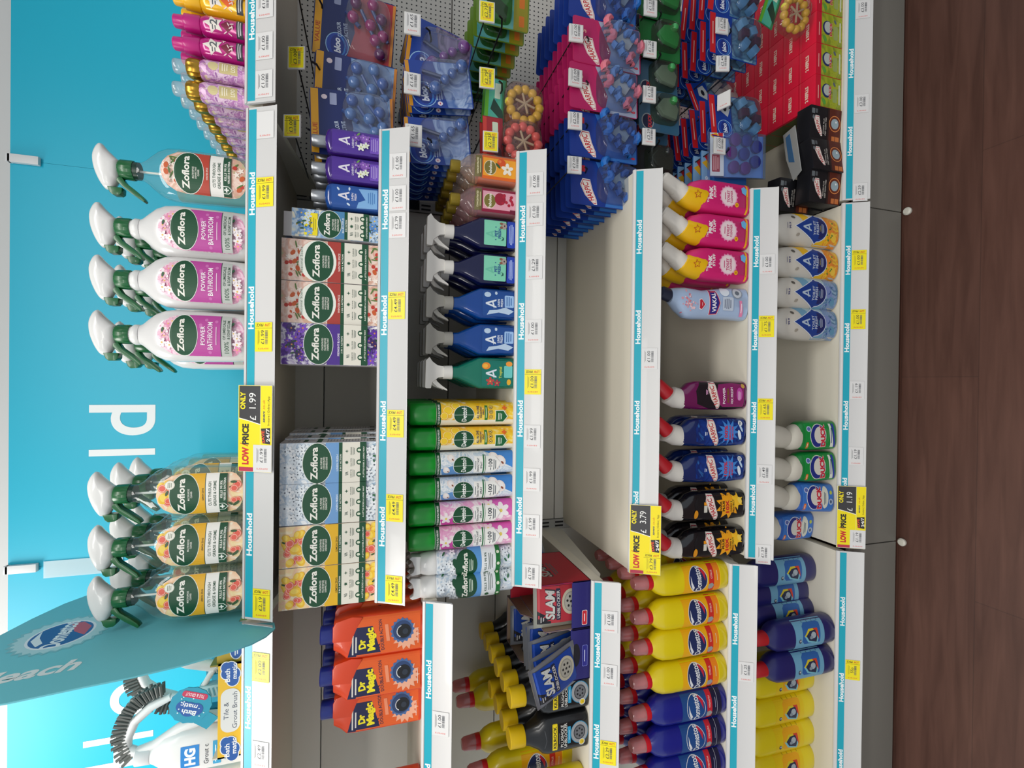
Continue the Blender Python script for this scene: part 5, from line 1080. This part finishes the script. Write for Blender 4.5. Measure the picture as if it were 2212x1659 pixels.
for k, px, t, n, rz in (('pump_tropical', 806, 'green tropical trigger bottle beside the yellow aerosols', 4, 180), ('pump_linen', 735, 'blue linen trigger bottle beside the green one', 3, 0), ('pump_linen', 660, 'blue linen trigger bottle beside the navy ones', 3, 0), ('pump_pet', 585, 'navy pet trigger bottle with mint label, left of two columns', 3, 0), ('pump_pet', 510, 'navy pet trigger bottle with mint label, right of two columns', 3, 0)):
    for i in range(n): place(k, X_(1070, px, .03), .032+.068*i, D3, t+', '+ORD[i], 'spray bottle', 'faceted trigger bottles', rz=RJ.uniform(-3, 3))
for k, px, t in (('fab_cherry', 440, 'cherry red concentrate bottle with gold cap'), ('fab_orange', 370, 'orange concentrate bottle with gold cap')):
    for i in range(6): place(k, X_(1060, px, .03), .030+.052*i, D3, t+', '+ORD[i], 'bottle', 'gold capped concentrates', rz=RJ.uniform(-3, 3))

# ---- shelf five
D5 = Z5-.004
for k, px, t in (('harpic_orange', 1172, 'black and orange toilet cleaner at the shelf end'), ('harpic_orange', 1092, 'black and orange toilet cleaner beside the blue ones'), ('harpic_blue', 1010, 'blue toilet cleaner beside the orange ones'), ('harpic_blue', 933, 'blue toilet cleaner beside the purple one'), ('harpic_purple', 854, 'purple toilet cleaner beside the empty space')):
    for i in range(2 if k != 'harpic_purple' else 1): place(k, X_(1540, px, .02)+.003*i, .030+.062*i, D5, t+(', '+ORD[i] if k != 'harpic_purple' else ''), 'bottle', 'angled neck toilet cleaners', rz=-2+RJ.uniform(-2, 2))
place('viakal', X_(1560, 655, .02), .032, D5, 'pale blue limescale remover bottle with pink petals and dark cap', 'bottle', ry=0)
for px, t in ((574, 'pink toilet cleaner with yellow collar beside the pale blue bottle'), (501, 'pink toilet cleaner with yellow collar, middle column'), (429, 'pink toilet cleaner with yellow collar at the right end')):
    for i in range(3): place('pink_cleaner', X_(1560, px, .02), .030+.064*i, D5, t+', '+ORD[i], 'bottle', 'pink toilet cleaners', rz=RJ.uniform(-2, 2))

# ---- bottom deck, middle bay
DB = ZB-.004
def onz(px, py, z):
    d = FW + RT*((1659-py)-829.5)/F_PX - UP*(px-1106)/F_PX; q = CAM+d*((z-CAM.z)/d.z); return q.x, q.y
for k, px, t in (('toilet_ocean', 698, 'blue ocean toilet bottle at the left of its row'), ('toilet_ocean', 632, 'blue ocean toilet bottle beside the yellow ones'), ('toilet_lemon', 566, 'yellow lemon toilet bottle beside the blue ones'), ('toilet_lemon', 494, 'yellow lemon toilet bottle at the right of its row')):
    for i in range(1): place(k, X_(1760, px, .005), .040, DB, t, 'bottle', 'printed toilet bottles', rz=(2, -3, 1, 4)[[698, 632, 566, 494].index(px)])
for px, t in ((1010, 'left'), (942, 'right')):
    place('duck_green', X_(1770, px, .008), .036, DB, f'green toilet cleaner with white curved neck, {t} of the pair', 'bottle', 'curved neck toilet cleaners', rz=2)
place('duck_blue', X_(1770, 1082, .01), .040, DB, 'blue toilet cleaner with white curved neck leaning behind the low price sign', 'bottle', 'curved neck toilet cleaners', ry=5, rz=6)
bx, by = onz(1764, 1137, DB); place('duck_blue', bx, by+.035, DB, 'blue toilet cleaner standing further back under the rail end', 'bottle', 'curved neck toilet cleaners', rz=-4)

# ---- left bay
DA = ZA-.004
for px, t, n, y0 in ((1358, 'orange drain cleaner flask nearest the cartons', 4, .034), (1458, 'orange drain cleaner flask in the middle', 4, .034), (1528, 'orange drain cleaner flask at the left, set back', 2, .060)):
    for i in range(n): place('drain_flask', X_(860, px, y0-.03)-(.012 if n == 4 and px < 1400 else 0), y0+.068*i, DA, t+', '+ORD[i], 'flask', 'orange drain cleaner flasks', rz=8)
place('drain_flask', X_(900, 1738, .0), .036, DA, 'orange drain cleaner flask cut off at the picture edge', 'flask', rz=6)
DL = ZLB-.004
for px, t, n in ((1503, 'black drain bottle with yellow cap beside the sachets', 6), (1590, 'black drain bottle with yellow cap, left column', 4)):
    for i in range(n): place('black_unblocker', X_(1220, px, .012), .042+.062*i, DL, t+', '+ORD[i], 'bottle', 'black drain bottles', rz=2)
for i in range(3): place('bleach_yellow', -1.03+.008*i, .05+.085*i, DL, 'yellow bleach bottle behind and left of the black drain bottles, '+ORD[i], 'bottle', 'yellow bleach on the shelf of black bottles', rz=-10)
for i in range(2): place('bleach_yellow', -.955+.0*i, .315+.07*i-.01, DL, 'yellow bleach bottle in the dark behind the black bottles, '+ORD[i], 'bottle', 'yellow bleach on the shelf of black bottles', rz=-10)
place('sachet_box_red', -.5685, .010, DL, 'open red and navy display box of drain sachets at the shelf end', 'display box')
place('sachet_box_blue', -.690, .010, DL, 'open brown and navy display box with blue sachets', 'display box')
place('sachet_red', -.567, .030, DL+.008, 'red drain unblocker sachet upright in the red display box', 'sachet', rz=4)
for i in range(5): place('sachet_blue', -.700+.003*i, .014+.022*i, DL+(.034, .022, .018, .014, .012)[i], 'blue drain unblocker sachet leaning in the brown box, '+ORD[i], 'sachet', 'blue drain sachets', rx=16-3*i, ry=(-16, -12, -4, 2, -3)[i], rz=(-6, -10, -4, 4, 2)[i])
place('sachet_blue', -.690, .185, DL+.018, 'blue drain unblocker sachet standing at the back of the brown box', 'sachet', rz=2)
for i in range(2): place('sachet_blue', -.60-.02*i, .25+.03*i, DL+.06, 'blue drain unblocker sachet lying behind the red box, '+('upper' if i else 'lower')+' one', 'sachet', rz=8, ry=80, rx=-20)
DC = ZC-.004
for j, px in enumerate((1250, 1322, 1386, 1457)):
    for i in range(4): place('bleach_yellow', X_(1500, px, .02), .034+.068*i, DC, f'yellow pink-capped bleach bottle, {("first","second","third","fourth")[j]} column from shelf end, {ORD[i]}', 'bottle', 'yellow bleach bottles', rz=6)
for j, px in enumerate((1524, 1590, 1655)):
    for i in range(4): place('bleach_blue', X_(1500, px, .02), .034+.068*i, DC, f'dark blue bleach bottle, {("first","second","third")[j]} column from the yellow ones, {ORD[i]}', 'bottle', 'dark blue bleach bottles', rz=6)
for px, py, t in ((1766, 1232, 'nearest the shelf joint'), (1750, 1280, 'set back in the second place'), (1762, 1325, 'mostly behind the front pair')):
    bx, by = onz(px, py, DB); place('value_blue', bx, by+.032, DB, 'navy bleach bottle with light blue label '+t, 'bottle', 'navy bleach on the bottom deck', rz=4)
for px, t in ((1372, 'right of the front pair, pulled forward'), (1438, 'left of the front pair, pulled forward')):
    place('value_blue', X_(1775, px, 0), .034, DB, 'navy bleach bottle with light blue label '+t, 'bottle', 'navy bleach on the bottom deck', rz=6)
for j, py in enumerate((1466, 1528, 1588, 1645, 1700)):
    bx, by = onz(1762, py, DB)
    for i in range(2): place('value_yellow', bx-.006*i, by+.032+.07*i, DB, f'yellow bottle on the bottom deck, {("first","second","third","fourth","fifth")[j]} column from the navy ones, {ORD[i]}', 'bottle', 'yellow bleach on the bottom deck', rz=4)

# ---- bottom right
DR = ZB-.003
for c in range(5):
    n = 7 if c < 4 else 6
    for i in range(n):
        x = .8170+.0900*c
        if c == 0 and False: continue
        place('refill_box', x+.001*i, .012+.057*i, DR, f'red and lime refill box, {("first","second","third","fourth","fifth")[c]} column from the black boxes, {ORD[i]}', 'box', 'red refill boxes')
for x, y, rz, t in ((.724, .012, -3, 'beside the red boxes'), (.634, .006, 8, 'in the middle, turned slightly'), (.544, .010, -4, 'near the shelf joint')):
    place('black_box', x, y, DR, 'black toilet tablet box '+t, 'box', 'black tablet boxes', rz=rz)
place('black_box', .545, .180, DR, 'black toilet tablet box lying flat behind the others', 'box', 'black tablet boxes', rx=90)
place('black_box', .535, .072, DR+.047, 'black toilet tablet box standing on the one lying behind', 'box', 'black tablet boxes', rz=-6)
mb = MB(); mb.prism([(-.045, 0), (.045, .010), (.050, .055), (0, .050), (-.05, .030)], 0, .002, M('#a9aaa8', .4), axis='z'); mb.prism([(-.02, .02), (.04, .03), (.04, .046), (-.01, .04)], .002, .0026, M('#3f6f9c', .4), axis='z')
o = mb.build('leaflet'); o.location = (.665, .040, DR+.120); o.rotation_euler = (-.25, .06, .15); o.scale = (1.7, 1.25, 1); tag(o, 'crumpled grey leaflet lying over the black boxes', 'leaflet')

# ================================================================== hooks and hanging packs
def pegrow(k, x, yf, dy, n, z, desc, grp, rz=0, cat='hanging pack', ry=0, dxs=0):
    for i in range(n):
        place(k, x+dxs*i+(RJ.uniform(-.003, .003) if i else 0), yf+dy*i, z, desc+', '+ORD[i], cat, grp, rz=rz+(RJ.uniform(-4, 4) if i else 0), ry=ry)
hook(.500, 1.712, 'hook with dim yellow £3.00 ticket at the post, top row', '£3.00', True, .040, .3)
hook(.643, 1.705, 'hook with dim yellow £3.00 ticket, top row', '£3.00', True, .040, .3)
hook(.790, 1.705, 'hook with dim yellow £3.00 ticket beyond the purple pack, top row', '£3.00', True, .040, .3)
pegrow('bloo_big_blue', .522, .046, .052, 4, 1.672, 'blue ball pack on the top row near the post', 'large ball packs', rz=4, ry=-2)
pegrow('bloo_big_blue', .612, .070, .05, 4, 1.668, 'blue ball pack on the top row, middle hook', 'large ball packs', rz=-6, ry=3)
pegrow('bloo_big_purple', .768, .088, .05, 5, 1.672, 'purple and red ball pack on the top row', 'large ball packs', rz=-8, ry=4)
hook(.504, 1.466, 'hook with white £1.65 ticket at the post, second row', '£1.65', False, .008, .05)
hook(.629, 1.468, 'hook with bright white £1.65 ticket, second row', '£1.65', False, .030, .0)
hook(.760, 1.469, 'hook with white £1.65 ticket at the right, second row', '£1.65', False, .030, .05)
pegrow('bloo_small_blue', .516, .055, .032, 8, 1.476, 'blue ball pack on the second row at the post', 'small ball packs', rz=3, ry=-4)
pegrow('bloo_small_blue', .642, .052, .032, 7, 1.474, 'blue ball pack on the second row, middle hook', 'small ball packs', rz=2, ry=-7)
pegrow('bloo_small_purple', .735, .080, .04, 2, 1.474, 'purple ball pack on the second row', 'small ball packs', rz=-14, ry=6)
place('bloo_small_purple', .80, .14, 1.474, 'purple ball pack turned aside at the right of the second row', 'hanging pack', 'small ball packs', rz=-28, ry=12)
hook(.529, 1.289, 'hook with yellow £2.75 ticket at the post, third row', '£2.75', True, .030, .1)
hook(.674, 1.299, 'hook with yellow £2.75 ticket above the yellow ring pack', '£2.75', True, .030, .1)
hook(.826, 1.301, 'hook with yellow £2.75 ticket at the right, third row', '£2.75', True, .030, .1)
pegrow('ring_red', .545, .060, .032, 2, 1.295, 'red ring pack on the third row', 'ring packs', rz=6)
pegrow('ring_yellow', .650, .075, .032, 2, 1.288, 'yellow ring pack on the third row', 'ring packs', rz=6, ry=4)
pegrow('green_strip', .905, .10, .040, 8, 1.305, 'green and yellow pack in the receding third row stack', 'green packs', rz=-4, dxs=-.004)
for x, p, t in ((.505, '£2.00', 'at the post, fourth row'), (.613, '£2.00', 'above the left blue curl pack'), (.718, '£2.00', 'above the left pink pack'), (.827, '£2.00', 'above the right pink pack')):
    hook(x, 1.077, 'hook with white £2.00 ticket '+t, p, False, .030, .12 if x != .718 else -.02, w=.042)
pegrow('curl_blue', .480, .060, .034, 9, 1.068, 'blue curl pack on the fourth row at the post', 'curl packs', rz=3)
pegrow('curl_blue', .596, .052, .034, 9, 1.076, 'blue curl pack on the fourth row beside the pink ones', 'curl packs', rz=3)
pegrow('curl_pink', .712, .046, .034, 9, 1.080, 'pink curl pack on the fourth row beside the blue ones', 'curl packs', rz=2)
pegrow('curl_pink', .828, .048, .034, 9, 1.072, 'pink curl pack on the fourth row, right column', 'curl packs', rz=2)
pegrow('curl_blue', .946, .055, .034, 8, 1.080, 'blue curl pack on the fourth row at the picture edge', 'curl packs', rz=-4)
for x, p, t in ((.607, '£2.29', 'beside the upright, fifth row'), (.716, '£1.25', 'fifth row above a grey leaf pack'), (.832, '£1.25', 'fifth row, third hook'), (.938, '£1.25', 'fifth row at the picture edge')):
    hook(x, .870, 'hook with white ticket reading '+p+' '+t, p, False, .030, .1, w=.042)
pegrow('leaf_dark', .575, .10, .05, 3, .868, 'dark pack on the fifth row near the post', 'leaf packs', rz=3)
pegrow('leaf_grey', .700, .075, .05, 3, .868, 'grey leaf pack on the fifth row, left hook', 'leaf packs', rz=3)
pegrow('leaf_grey', .795, .085, .05, 3, .868, 'grey leaf pack on the fifth row, middle hook', 'leaf packs', rz=5)
pegrow('leaf_green', .895, .075, .05, 3, .868, 'green leaf pack on the fifth row', 'leaf packs', rz=3)
pegrow('leaf_green', 1.0, .075, .05, 3, .868, 'green leaf pack on the fifth row at the picture edge', 'leaf packs', rz=3)
hook(.612, .659, 'hook with white £1.00 ticket above the purple disc bag', '£1.00', False, .020, .02, w=.044)
hook(.841, .645, 'hook with tilted white £2.49 ticket over the set back pale cube pack', '£2.49', False, .030, .3, w=.042)
hook(.942, .649, 'hook with white £1.75 ticket in front of the rightmost dark cube packs', '£1.75', False, .030, .1, w=.042)
hook(.735, .650, 'hook with a blank tilted ticket above the dark cube pack', None, False, .020, 1.2, w=.042)
pegrow('disc_bag', .600, .050, .03, 1, .668, 'pale blue bag of purple discs on the sixth row', 'disc bags', rz=-6, ry=-6)
pegrow('wallet', .575, .085, .036, 8, .662, 'blue wallet pack behind the bag of purple discs', 'blue wallet packs', rz=2)
pegrow('cube_dark', .706, .045, .04, 7, .668, 'blue pack with red strip and dark cubes, left sixth row hook', 'cube packs', rz=4, ry=-3)
place('cube_pale', .800, .14, .655, 'blue pack of pale cubes hanging set back on the sixth row', 'hanging pack', 'cube packs', rz=12, ry=-14)
pegrow('cube_dark', .935, .050, .04, 7, .668, 'blue pack with red strip and dark cubes, middle sixth row hook', 'cube packs', rz=3, ry=2)
pegrow('cube_dark', 1.06, .055, .04, 6, .668, 'blue pack with red strip at the picture edge', 'cube packs', rz=-3, ry=3)
place('ring_yellow', 1.045, .030, .500, 'yellow pack with purple rim hanging low over the red boxes', 'hanging pack', 'ring packs', rz=-6, ry=16)

# ================================================================== price tickets and signs
T_ = ticket
T_(570, 10, Z1+.003, '£1.00', False, 'white £1.00 price label at the picture edge under the yellow cans')
T_(570, 100, Z1+.003, '£1.00', False, 'white £1.00 price label under the magenta cans')
T_(570, 182, Z1+.003, '£1.00', False, 'white £1.00 price label under the lilac cans')
T_(570, 270, Z1, None, False, 'blank white price label at the right end of the middle top rail')
T_(570, 415, Z1, '£1.99', True, 'yellow £1.99 price label under the winter spice bottle')
T_(570, 728, Z1, '£1.99', True, 'yellow £1.99 price label under the white bottles')
T_(570, 1303, Z1, '£2.19', True, 'yellow £2.19 price label at the left end of the middle top rail')
T_(570, 1440, Z1, '£2.00', True, 'overexposed yellow £2.00 price label under the brush box')
T_(570, 1628, Z1, '£2.49', False, 'white £2.49 price label at the bottom picture edge')
T_(855, 358, Z2, '£1.00', False, 'washed out white £1.00 price label at the right end under the purple bottles')
T_(855, 428, Z2, '£1.00', False, 'white £1.00 price label under the blue silver capped bottle')
T_(855, 487, Z2, '£2.79', False, 'white £2.79 price label under the damaged carton')
T_(855, 660, Z2, '£4.49', True, 'yellow £4.49 price label under the red cartons')
T_(855, 915, Z2, '£4.49', True, 'yellow £4.49 price label under the empty gap')
T_(855, 1097, Z2, '£4.49', True, 'yellow £4.49 price label under the blue cartons')
T_(855, 1272, Z2, '£4.49', True, 'yellow £4.49 price label under the yellow cartons at the rail end')
T_(955, 1562, ZA, '£1.00', False, 'white £1.00 price label under the orange flasks')
for py, p, y, t in ((397, '£1.00', 0, 'under the orange concentrate'), (463, '£1.00', 0, 'under the cherry concentrate'), (578, '£1.29', 0, 'under the navy bottles'), (715, '£1.00', 0, 'under the blue linen bottles'), (825, '£1.00', 1, 'under the green tropical bottle'), (943, '£1.99', 0, 'under the yellow aerosols'), (1036, '£1.99', 0, 'under the blue aerosols'), (1136, '£1.99', 0, 'under the pink aerosols'), (1243, '£1.79', 0, 'under the white capped aerosols')):
    T_(1150, py, Z3, p, bool(y), f'{"yellow" if y else "white"} {p} price label {t}')
T_(1400, 775, Z4, '£1.00', False, 'lone white £1.00 price label on the empty shelf rail')
T_(1315, 1343, ZLB, '£1.00', False, 'white £1.00 price label under the red sachet box')
T_(1315, 1458, ZLB, '£1.00', False, 'white £1.00 price label under the blue sachets')
T_(1315, 1625, ZLB, '£2.29', True, 'yellow £2.29 price label under the black bottles')
for py, p, y, t in ((570, '£1.00', 0, 'under the pink cleaners'), (705, '£1.75', 1, 'beside the empty space'), (884, '£1.65', 1, 'under the purple toilet cleaner'), (1025, '£1.49', 0, 'under the blue toilet cleaners'), (1197, '£1.59', 0, 'at the rail end')):
    T_(1650, py, Z5, p, bool(y), f'{"yellow" if y else "white"} {p} price label {t}')
T_(1605, 1452, ZC, '£1.25', False, 'white £1.25 price label under the bleach bottles')
for py, z, p, y, t in ((18, ZB, '£3.00', 0, 'at the picture edge'), (223, ZB, '£3.00', 0, 'under the lime fronted boxes'), (415, ZB, '£2.29', 0, 'under the black boxes'), (562, ZB, '£1.00', 1, 'under the yellow lemon bottles'), (690, ZB, '£1.00', 1, 'under the blue ocean bottles'), (843, ZB, '£1.19', 0, 'under the empty space'), (985, ZB, '£1.19', 0, 'under the green bottles')):
    T_(1855, py, z, p, bool(y), f'{"yellow" if y else "white"} {p} price label on the bottom rail {t}')
T_(1840, 1447, ZB, '55p', True, 'yellow price label on the bottom rail of the left bay')
low_sign(-.208, -.040, Z1, '1.99', '£1.99', 'yellow and black low price £1.99 sign on the top rail', t=.46)
low_sign(X_(1395, 1243, -.03), X_(1395, 1093, -.03), Z4, '3.79', '£3.79', 'yellow and black low price £3.79 sign on the empty shelf rail', t=.58, suby=True)
low_sign(X_(1835, 1188, -.03), X_(1835, 1053, -.03), ZB, '1.19', '£1.19', 'yellow and black low price £1.19 sign on the bottom rail', t=.48)

# ================================================================== brush box, brushes, grout bottle, bleach sign (left end, top)
r = empty('display_box'); x0, x1 = X_(500, 1640, .0), X_(500, 1436, .0)
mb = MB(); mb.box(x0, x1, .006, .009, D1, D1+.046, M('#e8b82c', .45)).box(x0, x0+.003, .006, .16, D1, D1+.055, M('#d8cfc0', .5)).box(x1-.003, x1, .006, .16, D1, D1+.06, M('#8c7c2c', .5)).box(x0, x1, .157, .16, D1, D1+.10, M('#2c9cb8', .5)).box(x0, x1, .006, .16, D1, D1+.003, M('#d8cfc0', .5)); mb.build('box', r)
lb = Lab(); xc = (x0+x1)/2; zc = D1+.024
lb.rr(xc-.043, zc-.017, xc+.043, zc+.017, .015, '#dcdcd8', 8).text('Tile &', xc, zc+.0075, .0085, '#4c5464', w=.034, bold=0).text('Grout Brush', xc, zc-.0075, .0085, '#4c5464', w=.072, bold=0)
for u in (-.074, .074):
    for k, (a, b, q) in enumerate(((-.014, -.004, .012), (-.003, -.006, .0125), (.010, .0, .012), (.0, .007, .011), (.012, .008, .010))): lb.ell(xc+u+a, zc+b, q+.0018, q*.85+.0018, '#e6e6e2', 16)
    for k, (a, b, q) in enumerate(((-.014, -.004, .012), (-.003, -.006, .0125), (.010, .0, .012), (.0, .007, .011), (.012, .008, .010))): lb.ell(xc+u+a, zc+b, q, q*.85, '#2c5ca4', 16)
    lb.text('Bath', xc+u-.004, zc+.0055, .0085, '#f0f0f0', w=.026, bold=.02).text('matic', xc+u+.003, zc-.0065, .0085, '#f0f0f0', w=.031, bold=.02)
lb.build('front_print', flat(.006), r); tag(r, 'yellow display box of tile and grout brushes on the left top shelf', 'display box')
r = empty('display_box'); xa, xb = X_(500, 1432, .02), X_(500, 1380, .02)
MB().box(xa, xb, .012, .15, D1, D1+.05, M('#b8982c', .45)).build('box', r); lb = Lab(); lb.ell(xa+.030, D1+.016, .020, .012, '#e6e6e2', 18).ell(xa+.030, D1+.016, .018, .0105, '#2c5ca4', 18).lines(xa+.018, D1+.012, xa+.042, D1+.020, 2, '#e6e6e6').build('front_print', flat(.012), r)
tag(r, 'second yellow brush box partly behind the teal sign', 'display box')
def brush(x, y, z, s, label, ry=22):
    r = empty('grout_brush', (x, y, z), (0, math.radians(ry*s), 0)); r.scale = (1.12,)*3; Wm = M('#e8e8e6', .35)
    P = [(.050*s, 0, -.02), (.045*s, 0, .0), (.03*s, 0, .05), (.0, 0, .085), (-.035*s, 0, .112), (-.050*s, 0, .135), (-.046*s, 0, .150)]
    MB().tube(P, [.009, .009, .010, .011, .010, .009, .007], Wm, 12).build('handle', r)
    MB().tube([(.052*s, 0, .120), (.030*s, 0, .143), (.0, 0, .158), (-.030*s, 0, .158), (-.052*s, 0, .148)], [.006, .008, .008, .008, .006], Wm, 10).build('brush_head', r)
    MB().tube([(.030*s, 0, .050), (.058*s, 0, .085), (.052*s, 0, .120)], .0055, Wm, 10).build('brace', r)
    mb = MB(); rd = random.Random(3)
    for i in range(24):
        t = i/23; a = 2.65-2.2*t; bx_, bz = .058*s*math.cos(a), .110+.055*math.sin(a)
        dx, dz = math.cos(a)*s, math.sin(a)
        for y_ in (-.006, 0, .006): mb.tube([(bx_, y_, bz), (bx_+dx*.020+rd.uniform(-.003, .003), y_*1.5, bz+dz*.020)], [.0022, .0028], M('#6c6e6a', .7), 5)
    mb.build('bristles', r); return tag(r, label, 'brush')
brush(X_(360, 1618, .06), .06, D1+.040, 1, 'white grout brush with grey bristles standing in the yellow box')
brush(X_(360, 1402, .09), .095, D1+.036, -1, 'white grout brush behind the other, half hidden by the teal sign')
r = empty('brush_tag', (X_(400, 1522, .035), .030, D1+.100)); mb = MB(); pts = [(.036*(1+.05*(i % 2))*math.cos(2*PI*i/28), .034*(1+.05*(i % 2))*math.sin(2*PI*i/28)) for i in range(28)]
mb.prism(pts, 0, .002, M('#2c98b4', .4)); mb.prism([(-.045, .040), (-.012, .030), (-.028, .004), (-.058, .014)], .0004, .0016, M('#2c98b4', .4)); mb.build('card', r)
lb = Lab(); lb.rr(-.024, -.026, .022, -.014, .005, '#c83c5c').text('TILE & GROUT', -.001, -.020, .0062, '#f4e6ea', w=.034, bold=.01)
for a, b, q in ((-.012, .006, .013), (0, .008, .015), (.012, .005, .012)): lb.ell(a, b, q, q*.95, '#2c5ca4', 16)
lb.text('Bath', -.002, .0135, .0085, '#f0f0f0', w=.026, bold=.02).text('matic', .002, .0015, .0085, '#f0f0f0', w=.030, bold=.02).scatter(-.028, -.028, .028, .028, 14, lambda l, x, y, q: l.ell(x, y, .0014, .0014, '#cfe8ee', 8), 6)
lb.build('print', flat(0), r); r.rotation_euler = (0, math.radians(-69), 0); tag(r, 'teal round tag with red tile and grout strip hanging on the brush', 'tag')
mb = MB()
for i, (dx, w_, h_) in enumerate(((-.045, .026, .105), (-.005, .026, .100), (.035, .024, .090), (.070, .022, .070))):
    r = empty('brush_sleeve', (xc+dx, .075+.012*i, D1+.004)); MB().box(-w_/2, w_/2, 0, .02, 0, h_, M(('#1f8cab', '#b8d8dc', '#2c98b4', '#cfe0e2')[i], .45)).build('sleeve', r, bev=.002)
    lb = Lab()
    for k in range(8): lb.poly([(-w_*.35, .02+k*.008), (w_*.3, .024+k*.008), (w_*.3, .027+k*.008), (-w_*.35, .023+k*.008)], '#e6f0f0' if i % 2 == 0 else '#6ca8b8')
    lb.build('print', flat(0), r); tag(r, ('teal', 'pale', 'second teal', 'second pale')[i]+' striped brush sleeve standing in the yellow box', 'sleeve')
r = empty('grout_cleaner_bottle', (X_(440, 1618, .045), .060, D1)); sec = [(0, .040, .022, 3), (.005, .043, .025, 3), (.120, .043, .025, 3), (.150, .034, .022, 2.6), (.168, .020, .018, 2.2), (.176, .016, .016, 2)]
MB().body(sec, M('#e4e4e2', .3)).build('body', r); MB().lathe([(.174, .017), (.176, .018), (.200, .017), (.202, .014)], M('#e8e8e8', .35), 24).build('cap', r)
lb = Lab(); lb.rect(-.026, .086, .018, .118, '#2c86d0').text('HG', -.004, .102, .0170, '#f2f6fa', w=.034, bold=.05).text('Grout c', -.004, .074, .0085, '#4c5054', w=.040, bold=0).rect(-.028, .048, .020, .062, '#3c9cc8').lines(-.024, .051, .012, .059, 2, '#d8ecf4').lines(-.026, .020, .024, .042, 6, '#9cb4bc', .3)
lb.build('label', front(sec), r); tag(r, 'white grout cleaner bottle with blue square at the bottom edge', 'bottle')
for i in range(1):
    r = empty('grout_cleaner_bottle', (X_(440, 1632, .045)-.095, .075, D1)); MB().body(sec, M('#e4e0d8', .3)).build('body', r); MB().lathe([(.174, .017), (.176, .018), (.200, .017), (.202, .014)], M('#c83c5c', .35), 24).build('cap', r); tag(r, 'pale bottle beyond the white grout bottle at the picture edge', 'bottle')

# fin sign at the end of the middle bay
r = empty('fin_sign'); FX = -.509
out = [(-.011, 1.728), (-.035, 1.722), (-.062, 1.733), (-.082, 1.752), (-.100, 1.785), (-.122, 1.845), (-.138, 1.915), (-.146, 1.975), (-.160, 2.06), (-.160, 2.13), (-.140, 2.20), (-.09, 2.235), (-.02, 2.232), (.058, 2.208), (.130, 2.190), (.190, 2.168), (.245, 2.130), (.29, 2.08), (.315, 2.01), (.32, 1.93), (.31, 1.85), (.27, 1.80), (.012, 1.796), (-.004, 1.77)]
MB().prism(out, FX-.003, FX, M('#6cc0cc', .6, spec=.3), axis='x').build('board', r, bev=.0006)
fm = onto(lambda u, v, e: (FX+e, u, v)); lb = Lab()
lb.text('Bleach', -.082, 2.085, .034, '#e4e8e6', w=.150, bold=.03, rot=-82, shear=.25, al=.5)
cy_, cz_ = .045, 2.098
for k, c in ((1.22, '#7cb8c0'), (1.12, '#b0d4d8')): lb.star(cy_, cz_, .060*k, 26, c, .90)
lb.ell(cy_, cz_, .052, .048, '#e4e8ec', 30).ell(cy_, cz_, .048, .044, '#1f4c94', 30).poly([(cy_-.012, cz_-.040), (cy_+.022, cz_-.036), (cy_+.044, cz_-.014), (cy_+.040, cz_+.004), (cy_+.006, cz_-.016)], '#c03c50').poly([(cy_-.040, cz_+.018), (cy_-.016, cz_+.038), (cy_+.022, cz_+.040), (cy_-.006, cz_+.030), (cy_-.028, cz_+.014)], '#dfe6ea')
lb.text('Domestos', cy_, cz_+.002, .027, '#e8ecee', w=.100, bold=.03, rot=8)
lb.build('lettering', fm, r); MB().prism([(-.015, 1.735), (.02, 1.735), (.02, 1.80), (-.012, 1.80)], FX-.006, FX-.003, M('#d8d8d4', .4), axis='x').build('bracket', r)
tag(r, 'teal leaf shaped bleach sign standing out between the two bays', 'sign')
